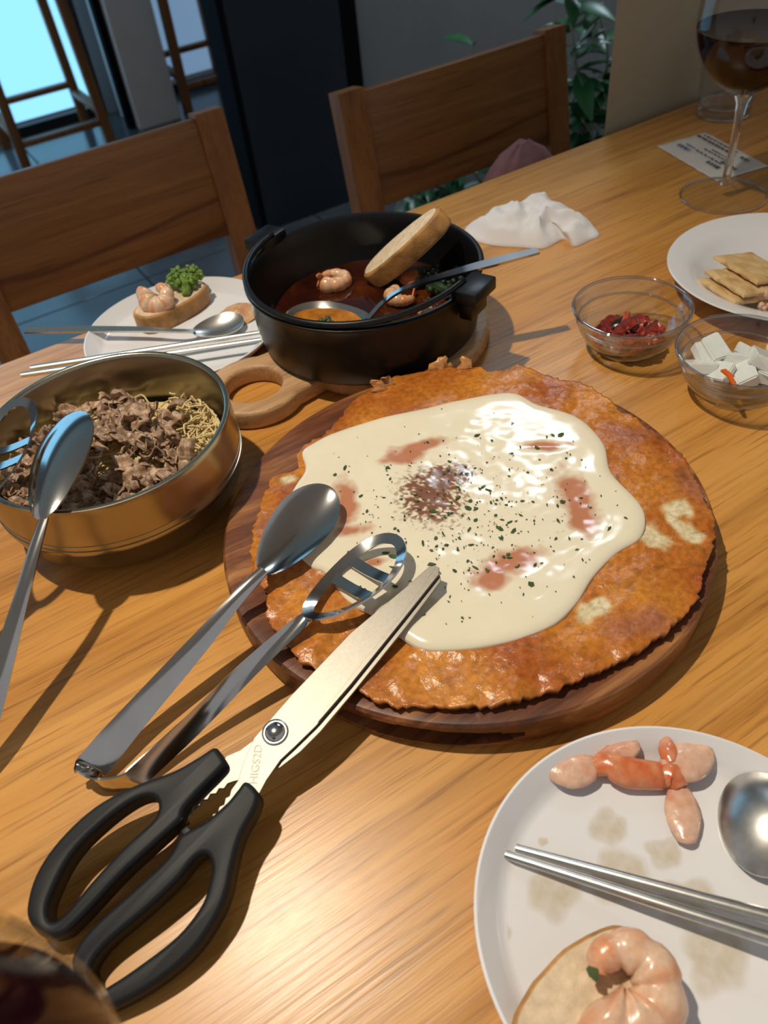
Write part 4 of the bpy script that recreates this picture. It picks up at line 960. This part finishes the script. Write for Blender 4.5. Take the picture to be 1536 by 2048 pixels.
bread('oil soaked bread slice under a shrimp on the near plate', V(nb_c.x, nb_c.y, T+0.0036+0.008)+V(0.003, -0.010, 0), d3((1060, 2060), (1215, 1870)), upv, 0.075, 0.042, 0.016)
shrimp('shrimp', 'large curled pink shrimp on bread at the near plate', P(1248, 1968, 0.024), 0.0150, 0.0134, (-0.1, -0.25, 1), 2.2, 5.5, False, None, pale=V(.86, .60, .42), red=V(.78, .33, .15), rise=0.002)
herb2 = plain('green_herb', (0.06, 0.09, 0.02, 1), 0.5)
single('herb_leaf', 'small green herb leaf stuck on the near shrimp', 'herb', ribbon([P(1175, 1935, 0.0318), P(1187, 1945, 0.0325), P(1196, 1962, 0.0316)], [0.002, 0.005, 0.001], [RT]*3, 0.0006, nw=2), herb2, P(1187, 1945, 0.0335))
# oil smears left on the near plate
smear, nt, b, L = newmat('oil_film')
b.inputs['Base Color'].default_value = (0.62, 0.46, 0.20, 1); setp(b, rough=0.05)
at = nt.nodes.new('ShaderNodeAttribute'); at.attribute_name = 'tint'; n = noi(nt, coords(nt), 130, 4); mu = nt.nodes.new('ShaderNodeMath'); mu.operation = 'MULTIPLY'
mu2 = nt.nodes.new('ShaderNodeMath'); mu2.operation = 'MULTIPLY'; mu2.inputs[1].default_value = 0.55
L.new(at.outputs['Fac'], mu.inputs[0]); L.new(n.outputs[0], mu.inputs[1]); L.new(mu.outputs[0], mu2.inputs[0]); L.new(mu2.outputs[0], b.inputs['Alpha'])
for k, (x, y, r, where) in enumerate(((1218, 1655, 0.011, 'above the chopsticks'), (1235, 1752, 0.017, 'under the middle of the chopsticks'), (1105, 1785, 0.014, 'under the chopstick tips'), (1375, 1805, 0.015, 'under the thick end of the chopsticks'),
        (1000, 1870, 0.006, 'at the plate rim by the bread'), (1430, 1915, 0.017, 'beside the large shrimp'), (1085, 1682, 0.003, 'alone above the chopstick tips'), (1330, 1705, 0.010, 'below the orange shrimp tail'))):
    c = P(x, y, 0.0037); n_ = 48; vv_, cl_, ff_ = [V(c.x, c.y, T+0.0040)], [(1, 1, 1)], []
    for s_, al in ((0.45, 1.0), (0.75, 0.75), (1.0, 0.0)):
        for i in range(n_):
            a = 2*PI*i/n_; q = r*s_*(1+.45*noise.noise(V(math.cos(a)*1.1, math.sin(a)*1.1, k*3)))
            vv_.append(V(c.x+q*math.cos(a), c.y+0.85*q*math.sin(a), T+0.0040)); cl_.append((al, al, al))
    for i in range(n_): ff_.append((0, 1+i, 1+(i+1) % n_))
    for m_ in range(2):
        for i in range(n_): a = 1+m_*n_; ff_.append((a+i, a+n_+i, a+n_+(i+1) % n_, a+(i+1) % n_))
    single('oil_smear', 'thin yellow oil smear on the near plate '+where, 'oil', (vv_, ff_), smear, c, 'oil smears on the near plate', cols=cl_, sharp=3, recalc=False)

# ------------------------------------------------------------------ glass bowls
def glass_bowl(label, c, R, h):
    prof = [(0, 0.0005), (R*0.40, 0.0), (R*0.47, 0.0), (R*0.56, 0.003), (R*0.74, 0.011), (R*0.865, 0.021), (R*0.90, 0.026), (R*0.905, 0.0275), (R*0.93, 0.029), (R*0.955, 0.033), (R*0.985, 0.038), (R, h-0.002), (R*1.0, h-0.0005), (R*0.985, h),
            (R*0.965, h-0.0008), (R*0.945, 0.0355), (R*0.915, 0.032), (R*0.875, 0.0285), (R*0.86, 0.027), (R*0.82, 0.021), (R*0.70, 0.0125), (R*0.50, 0.006), (R*0.3, 0.0045), (0, 0.0045)]
    g = thing('glass_bowl', label, 'bowl', c)
    part('body', lathe(prof, c, 90), M['bowl_glass'], g, sharp=1.2)
    for nm, rr, zz, tr in (('rim', R*0.985, h-0.001, 0.0014), ('ledge', R*0.89, 0.0278, 0.0011), ('foot_ring', R*0.47, 0.0016, 0.0014)):
        part(nm, tube([V(c.x+rr*math.cos(2*PI*i/80), c.y+rr*math.sin(2*PI*i/80), c.z+zz) for i in range(80)], tr, 8, closed=True), M['rim_glass'], g, sharp=3)
    return g
G1 = V(0.461, 0.400, T); G1R = 0.048; G2 = V(0.4775, 0.3025, T); G2R = 0.0488; GH = 0.041
glass_bowl('small clear glass bowl holding red kimchi', G1, G1R, GH)
glass_bowl('small clear glass bowl holding white pickled radish', G2, G2R, GH)
kimm = tinted('red_pickle', rough=0.2, bst=0.4, bsc=400, bd=0.001, nz=0.4, coat=0.4)
rnd = random.Random(4)
for k in range(56):
    a = rnd.uniform(0, 6.28); q = 0.029*math.sqrt(rnd.random()); c = G1+V(-0.003+q*math.cos(a), -0.002+q*math.sin(a), 0.0090+rnd.uniform(0, .013)*(1-q/0.036)+(0.002)); d = rnd.uniform(0, 6.28); ln = rnd.uniform(.012, .024)
    pts = []
    for i in range(5):
        u = i/4-.5; e = c+V(math.cos(d)*ln*u, math.sin(d)*ln*u, rnd.uniform(-.001, .0025)); r_ = math.hypot(e.x-G1.x, e.y-G1.y)
        lim = 0.022+0.6*(e.z-T-0.006)
        if r_ > min(lim, 0.034): s_ = min(lim, .034)/r_; e.x, e.y = G1.x+(e.x-G1.x)*s_, G1.y+(e.y-G1.y)*s_
        pts.append(e)
    dark = k % 9 == 4
    vf = ribbon(catmull(pts, 3), [0.004, 0.0085, 0.0095, 0.008, 0.004], [V(-math.sin(d), math.cos(d), rnd.uniform(-1, 1))]*13, 0.0018, dish=0.001, nw=3); cl = []
    for p in vf[0]: t = max(0, min(1, .5+.9*noise.noise(p*260))); cl.append((.012, .012, .008) if dark else tuple(V(.20, .012, .010)*(1-t)+V(.42, .045, .018)*t))
    single('kimchi_strip', 'glossy blackish kimchi strip in the small glass bowl' if dark else 'glossy dark red kimchi strip in the small glass bowl', 'kimchi', vf, kimm, c, 'dark kimchi strips' if dark else 'red kimchi strips', sharp=1, cols=cl)
# one strip pokes up
vf = ribbon(catmull([G1+V(-.012, -.004, .018), G1+V(-.002, .004, .023), G1+V(.006, .009, .028)], 4), [0.004, .006, .0045], [V(0.3, -1, .5)]*9, 0.002, nw=3)
single('kimchi_strip', 'orange red kimchi strip sticking up out of the heap', 'kimchi', vf, kimm, G1+V(-.002, .004, .02), None, cols=[(.52, .09, .03)]*len(vf[0]))
radm = plain('pickled_radish', (0.80, 0.79, 0.74, 1), 0.22, nz=0.06, nsc=90, sss=0.2, bst=0.15, bsc=250, coat=0.2)
rnd = random.Random(9)
def chunk(c, s, seed):
    r_ = random.Random(seed); bm = bmesh.new(); bmesh.ops.create_cube(bm, size=1.0)
    for q in bm.verts: q.co = Vector((q.co.x*s[0]*r_.uniform(.75, 1.1), q.co.y*s[1]*r_.uniform(.75, 1.1), q.co.z*s[2]*r_.uniform(.8, 1.1)))
    bmesh.ops.bevel(bm, geom=bm.edges[:], offset=min(s)*0.10, segments=2, affect='EDGES')
    bm.transform(Matrix.Translation(c) @ (Matrix.Rotation(r_.uniform(0, 6.28), 4, 'Z') @ Matrix.Rotation(r_.uniform(-.6, .6), 4, 'X') @ Matrix.Rotation(r_.uniform(-.5, .5), 4, 'Y')))
    bm.verts.ensure_lookup_table(); o_ = ([q.co.copy() for q in bm.verts], [tuple(x.index for x in fc.verts) for fc in bm.faces]); bm.free(); return o_
spots = [(1375, 690, .026), (1432, 700, .030), (1395, 735, .022), (1440, 745, .022), (1470, 720, .024), (1500, 705, .026), (1525, 720, .029), (1490, 750, .022), (1540, 745, .022), (1415, 715, .017), (1460, 740, .013), (1510, 735, .012), (1385, 712, .012)]
for k, (x, y, h) in enumerate(spots):
    c = P(x, y, h); rr = math.hypot(c.x-G2.x, c.y-G2.y); lim = 0.027
    if rr > lim: c.x, c.y = G2.x+(c.x-G2.x)*lim/rr, G2.y+(c.y-G2.y)*lim/rr
    single('radish_chunk', 'translucent white pickled radish chunk in the glass bowl', 'radish', chunk(c, (rnd.uniform(.019, .025), rnd.uniform(.016, .021), rnd.uniform(.008, .013)), k), radm, c, 'pickled radish chunks')
ck = P(1446, 740, 0.0325)
single('chilli_slice', 'small orange chilli slice lying on the white radish', 'chilli', ribbon([ck, ck+d3((1446, 740), (1458, 750)), ck+d3((1446, 740), (1470, 768))+V(0, 0, -.002)], [.0042, .004, .002], [RT]*3, .0016, nw=2), plain('chilli_orange', (.75, .13, .015, 1), .25), ck)

# ------------------------------------------------------------------ cracker dish
DC = V(0.627, 0.381, T); DR = 0.0985
single('side_dish', 'white wide rimmed dish holding crackers and salad', 'dish', lathe([(0, 0.0045), (0.050, 0.005), (0.060, 0.0075), (0.071, 0.016), (0.076, 0.0205), (0.082, 0.0225), (DR-0.003, 0.0262), (DR-0.0008, 0.0266), (DR, 0.0255), (DR-0.002, 0.0242), (0.082, 0.0192), (0.074, 0.0145), (0.064, 0.0045), (0.056, 0.0), (0.050, 0.0), (0.049, 0.002), (0, 0.002)], DC, 120), M['white'], DC)
crackm = tinted('cracker', rough=0.6, bst=0.4, bsc=400, bd=0.0006, nz=0.12)
def cracker(label, c, ex_, ey_, sx, sy):
    ex_ = Vector(ex_).normalized(); en = ex_.cross(Vector(ey_)).normalized(); ey_ = en.cross(ex_); v, f, cl = [], [], []; n = 30
    if en.z < 0: en = -en
    for side in (0, 1):
        for i in range(n+1):
            for j in range(n+1):
                x, y = i/n, j/n; q = 0.0007*math.sin(x*PI*5)*math.sin(y*PI*3.0)+0.0006*noise.noise(V(x*9, y*9, sx*999)); e = min(x, y, 1-x, 1-y)
                th_ = 0.0028*min(1, 0.45+e*7); hole_ = 1 if (abs((x*5) % 1-.5) < .07 and abs((y*3) % 1-.5) < .09) else 0
                v.append(Vector(c)+ex_*((x-.5)*sx)+ey_*((y-.5)*sy)+en*(th_+q-0.0012*hole_ if side == 0 else -th_+q))
                t = max(0, min(1, .35+470*q+.5*noise.noise(V(x*5, y*5, 3+sx*99)))); cl.append(tuple(V(.74, .53, .26)*(1-t)+V(.55, .29, .09)*t*.9+V(.07, .05, .02)*t))
    W = n+1; n1 = W*W
    for i in range(n):
        for j in range(n): a = i*W+j; f.append((a, a+W, a+W+1, a+1)); b = a+n1; f.append((b, b+1, b+W+1, b+W))
    for i in range(n): f.append((i*W, n1+i*W, n1+i*W+W, i*W+W)); a = i*W+n; f.append((a, a+W, n1+a+W, n1+a)); f.append((i, i+1, n1+i+1, n1+i)); a = n*W+i; f.append((a, n1+a, n1+a+1, a+1))
    return single('cracker', label, 'cracker', (v, f), crackm, c, 'square crackers in the side dish', sharp=1.2, cols=cl)
kx = d3((1440, 540), (1530, 595), 0.02); ky = d3((1440, 540), (1480, 490), 0.02)
kx.normalize(); ky = (ky-kx*ky.dot(kx)).normalized(); ky.z = -0.20; kn = kx.cross(ky).normalized()   # they lean on the dish wall
if kn.z < 0: kn = -kn
k0 = P(1462, 580, 0.0172)
cracker('lowest golden cracker resting against the dish wall', k0, kx, ky, 0.048, 0.035)
cracker('golden cracker tucked between two others in the dish', PPL(1480, 564, k0+kn*0.0066, kn), kx, ky, 0.050, 0.037)
cracker('square golden cracker lying on top in the white dish', PPL(1508, 536, k0+kn*0.0132, kn), kx, ky, 0.056, 0.045)
salm = tinted('tuna_salad', rough=0.5, bst=0.6, bsc=400, bd=0.001)
vf = clump(P(1556, 610, 0.008), 0.018, 90, 6, 0.0042, 0.8); cl = [tuple(V(.80, .52, .36)*(.95+.4*noise.noise(Vector(p)*150))) for p in vf[0]]
single('tuna_salad', 'pinkish flaked tuna salad beside the crackers', 'salad', vf, salm, P(1556, 610, 0.006), sharp=2, cols=cl, kind='stuff')

# ------------------------------------------------------------------ wine glasses, tumbler
def wine_glass(label, c, level, wlabel):
    g = thing('wine_glass', label, 'glass', c, 'stemmed glasses of red wine')
    R = 0.0450
    part('foot', lathe([(0, 0.0), (R-0.002, 0.0), (R, 0.0008), (R-0.0006, 0.0018), (R*0.7, 0.0024), (R*0.4, 0.004), (0.008, 0.009), (0.0050, 0.016), (0, 0.016)], c, 72), M['glass'], g, sharp=1.5)
    part('foot_rim', tube([V(c.x+(R-0.001)*math.cos(2*PI*i/80), c.y+(R-0.001)*math.sin(2*PI*i/80), c.z+0.0012) for i in range(80)], 0.0011, 8, closed=True), M['rim_glass'], g, sharp=3)
    part('stem', lathe([(0, 0.0125), (0.0050, 0.0125), (0.0042, 0.022), (0.0036, 0.045), (0.0038, 0.075), (0.0055, 0.094), (0.0092, 0.1027), (0, 0.1027)], c, 32), M['solid_glass'], g, sharp=1.5)
    ou = [(0.009, 0.1025), (0.020, 0.108), (0.036, 0.120), (0.049, 0.138), (0.0555, 0.157), (0.0560, 0.172), (0.0535, 0.195), (0.0480, 0.225), (0.0435, 0.250)]
    ou = [(p.x, p.y) for p in catmull([V(a, b, 0) for a, b in ou], 4)]
    part('bowl', lathe(ou+[(r-0.0012, z) for r, z in reversed(ou)]+[], c, 80), M['glass'], g, sharp=1.5)
    inn = [(max(0, r-0.0016), z+0.001) for r, z in ou if z+0.001 < level]; rl = inn[-1][0]
    single('wine', wlabel, 'wine', lathe([(0, inn[0][1])]+inn+[(rl+0.0006, level), (rl-0.001, level-0.0005), (0, level-0.0005)], c, 72), M['wine'], c+V(0, 0, inn[0][1]), sharp=0.8)
wine_glass('wine glass standing on the paper slip beside the cracker dish', V(0.742, 0.541, T+0.0008), 0.163, 'dark red wine in the glass beside the cracker dish')
wine_glass('wine glass beside the black scissor handles', V(-0.104, 0.096, T), 0.158, 'dark red wine in the glass beside the scissor handles')
wt = P(1445, 228, 0); wt.z = T
def octo(a, z): return 1.0/math.cos(((a+PI/8) % (PI/4))-PI/8)*0.96 if z < 0.03 else 1.0
tum = thing('water_tumbler', 'clear faceted water tumbler behind the wine glass', 'glass', wt)
part('body', lathe([(0, 0), (0.031, 0), (0.0325, 0.002), (0.0335, 0.012), (0.0345, 0.025), (0.036, 0.06), (0.037, 0.092), (0.0360, 0.093), (0.0345, 0.09), (0.0335, 0.06), (0.032, 0.028), (0.030, 0.014), (0, 0.012)], wt, 64, wob=octo), M['bowl_glass'], tum, sharp=1.0)
for nm, rr, zz in (('base_ring', 0.0318, 0.0022), ('inner_base', 0.0295, 0.0135), ('rim', 0.0362, 0.0925)):
    part(nm, tube([V(wt.x+rr*math.cos(2*PI*i/64), wt.y+rr*math.sin(2*PI*i/64), wt.z+zz) for i in range(64)], 0.0016 if zz < .05 else 0.0009, 8, closed=True), M['rim_glass'], tum, sharp=3)

# ------------------------------------------------------------------ papers
c4 = [P(1314, 291, .0012), P(1411, 264, .0012), P(1537, 331, .0012), P(1434, 362, .0012)]
pv_, pf_ = [], []; n = 24
for side in (0, 1):
    for i in range(n+1):
        for j in range(n+1):
            u, w_ = i/n, j/n; p = (c4[0]*(1-u)+c4[3]*u)*(1-w_)+(c4[1]*(1-u)+c4[2]*u)*w_
            p = p.copy(); p.z = T+0.0006+0.0016*max(0, noise.noise(V(u*3, w_*3, 6)))*(1-u)+(0.0003 if side == 0 else 0); p.x += .0012*noise.noise(V(u*9, w_*9, 1)); pv_.append(p)
W = n+1; n1 = W*W
for i in range(n):
    for j in range(n): a = i*W+j; pf_.append((a, a+W, a+W+1, a+1)); b_ = a+n1; pf_.append((b_, b_+1, b_+W+1, b_+W))
for i in range(n): pf_.append((i*W, n1+i*W, n1+i*W+W, i*W+W)); a = i*W+n; pf_.append((a, a+W, n1+a+W, n1+a)); pf_.append((i, i+1, n1+i+1, n1+i)); a = n*W+i; pf_.append((a, n1+a, n1+a+1, a+1))
slip = thing('paper_slip', 'printed paper slip under the foot of the wine glass', 'paper', (c4[0].x, c4[0].y, T))
part('sheet', (pv_, pf_), plain('slip_paper', (0.62, 0.60, 0.56, 1), 0.6, nz=0.05), slip, sharp=2)
ink = plain('grey_ink', (0.07, 0.07, 0.075, 1), 0.6); inkb = plain('blue_ink', (0.08, 0.14, 0.26, 1), 0.6)
pu = (c4[2]-c4[1]).normalized(); pw = (c4[1]-c4[0]).normalized()
def at_uw(u, w_): p = (c4[0]*(1-u)+c4[3]*u)*(1-w_)+(c4[1]*(1-u)+c4[2]*u)*w_; p = p.copy(); p.z = T+0.0028; return p
def line(u0, u1, w_, hgt, mat, seed):
    # smudged lines of small print, too blurred in the photograph to read
    r_ = random.Random(seed); ms = []; u = u0
    while u < u1:
        d = r_.uniform(.02, .05); a = at_uw(u, w_); b = at_uw(min(u+d, u1), w_); ms.append(box((a+b)/2, ((b-a).length, hgt, 0.0002), math.atan2((b-a).y, (b-a).x))); u += d+r_.uniform(.012, .025)
    part('print', join(*ms), mat, slip)
line(.08, .62, .88, .0022, ink, 1); line(.05, .66, .78, .0035, ink, 2); line(.12, .32, .30, .0050, inkb, 3); line(.16, .30, .42, .0022, inkb, 4)
line(.34, .75, .40, .0022, ink, 5); line(.36, .70, .54, .0022, ink, 6); line(.42, .66, .62, .0018, ink, 7); line(.62, .80, .28, .0055, ink, 8); line(.70, .92, .46, .0045, ink, 9); line(.72, .84, .82, .004, ink, 10)

def crumple():
    pxs = [(930,452),(965,432),(1010,418),(1040,412),(1062,398),(1092,394),(1108,408),(1150,428),(1170,436),(1200,462),(1180,474),(1150,486),(1128,472),(1090,490),(1040,488),(985,484),(945,472)]
    pts = catmull([P(x, y, 0.004) for x, y in pxs], 5, True); c = Vector((0, 0, 0))
    for p in pts: c += p
    c /= len(pts); v, f = [V(c.x, c.y, T+0.02)], []; n = len(pts); NRg = 26
    for side in (0, 1):
        for k in range(1, NRg+1):
            s = k/NRg
            for p in pts:
                x, y = c.x+(p.x-c.x)*s, c.y+(p.y-c.y)*s
                rg = 1-abs(noise.noise(V(x*30, y*30, 2)))*2.2; rg2 = 1-abs(noise.noise(V(x*62+3, y*62, 8)))*2
                h = (0.012+0.010*max(0, rg)+0.006*max(0, rg2))*(1-s**3)+0.0012
                v.append(V(x, y, T+h-(0.0006 if side else 0)))
    for i in range(n): f.append((0, 1+i, 1+(i+1) % n))
    for k in range(NRg-1):
        for i in range(n): a = 1+k*n; j = (i+1) % n; f.append((a+i, a+n+i, a+n+j, a+j))
    return v[:1+NRg*n], f, c
cv, cf, cc = crumple()
# give it thickness down to the table
n = len(cv); ring0 = n-(len(cv)-1)//26
lo_ = [V(p.x, p.y, T+0.0002) for p in cv[ring0:]]; m_ = len(lo_); cv = cv+lo_
cf = cf+[(ring0+i, n+i, n+(i+1) % m_, ring0+(i+1) % m_) for i in range(m_)]+[tuple(n+i for i in range(m_))[::-1]]
single('crumpled_tissue', 'crumpled white paper tissue beside the black pot', 'tissue', (cv, cf), M['tissue'], (cc.x, cc.y, T), sharp=1.2, recalc=True)
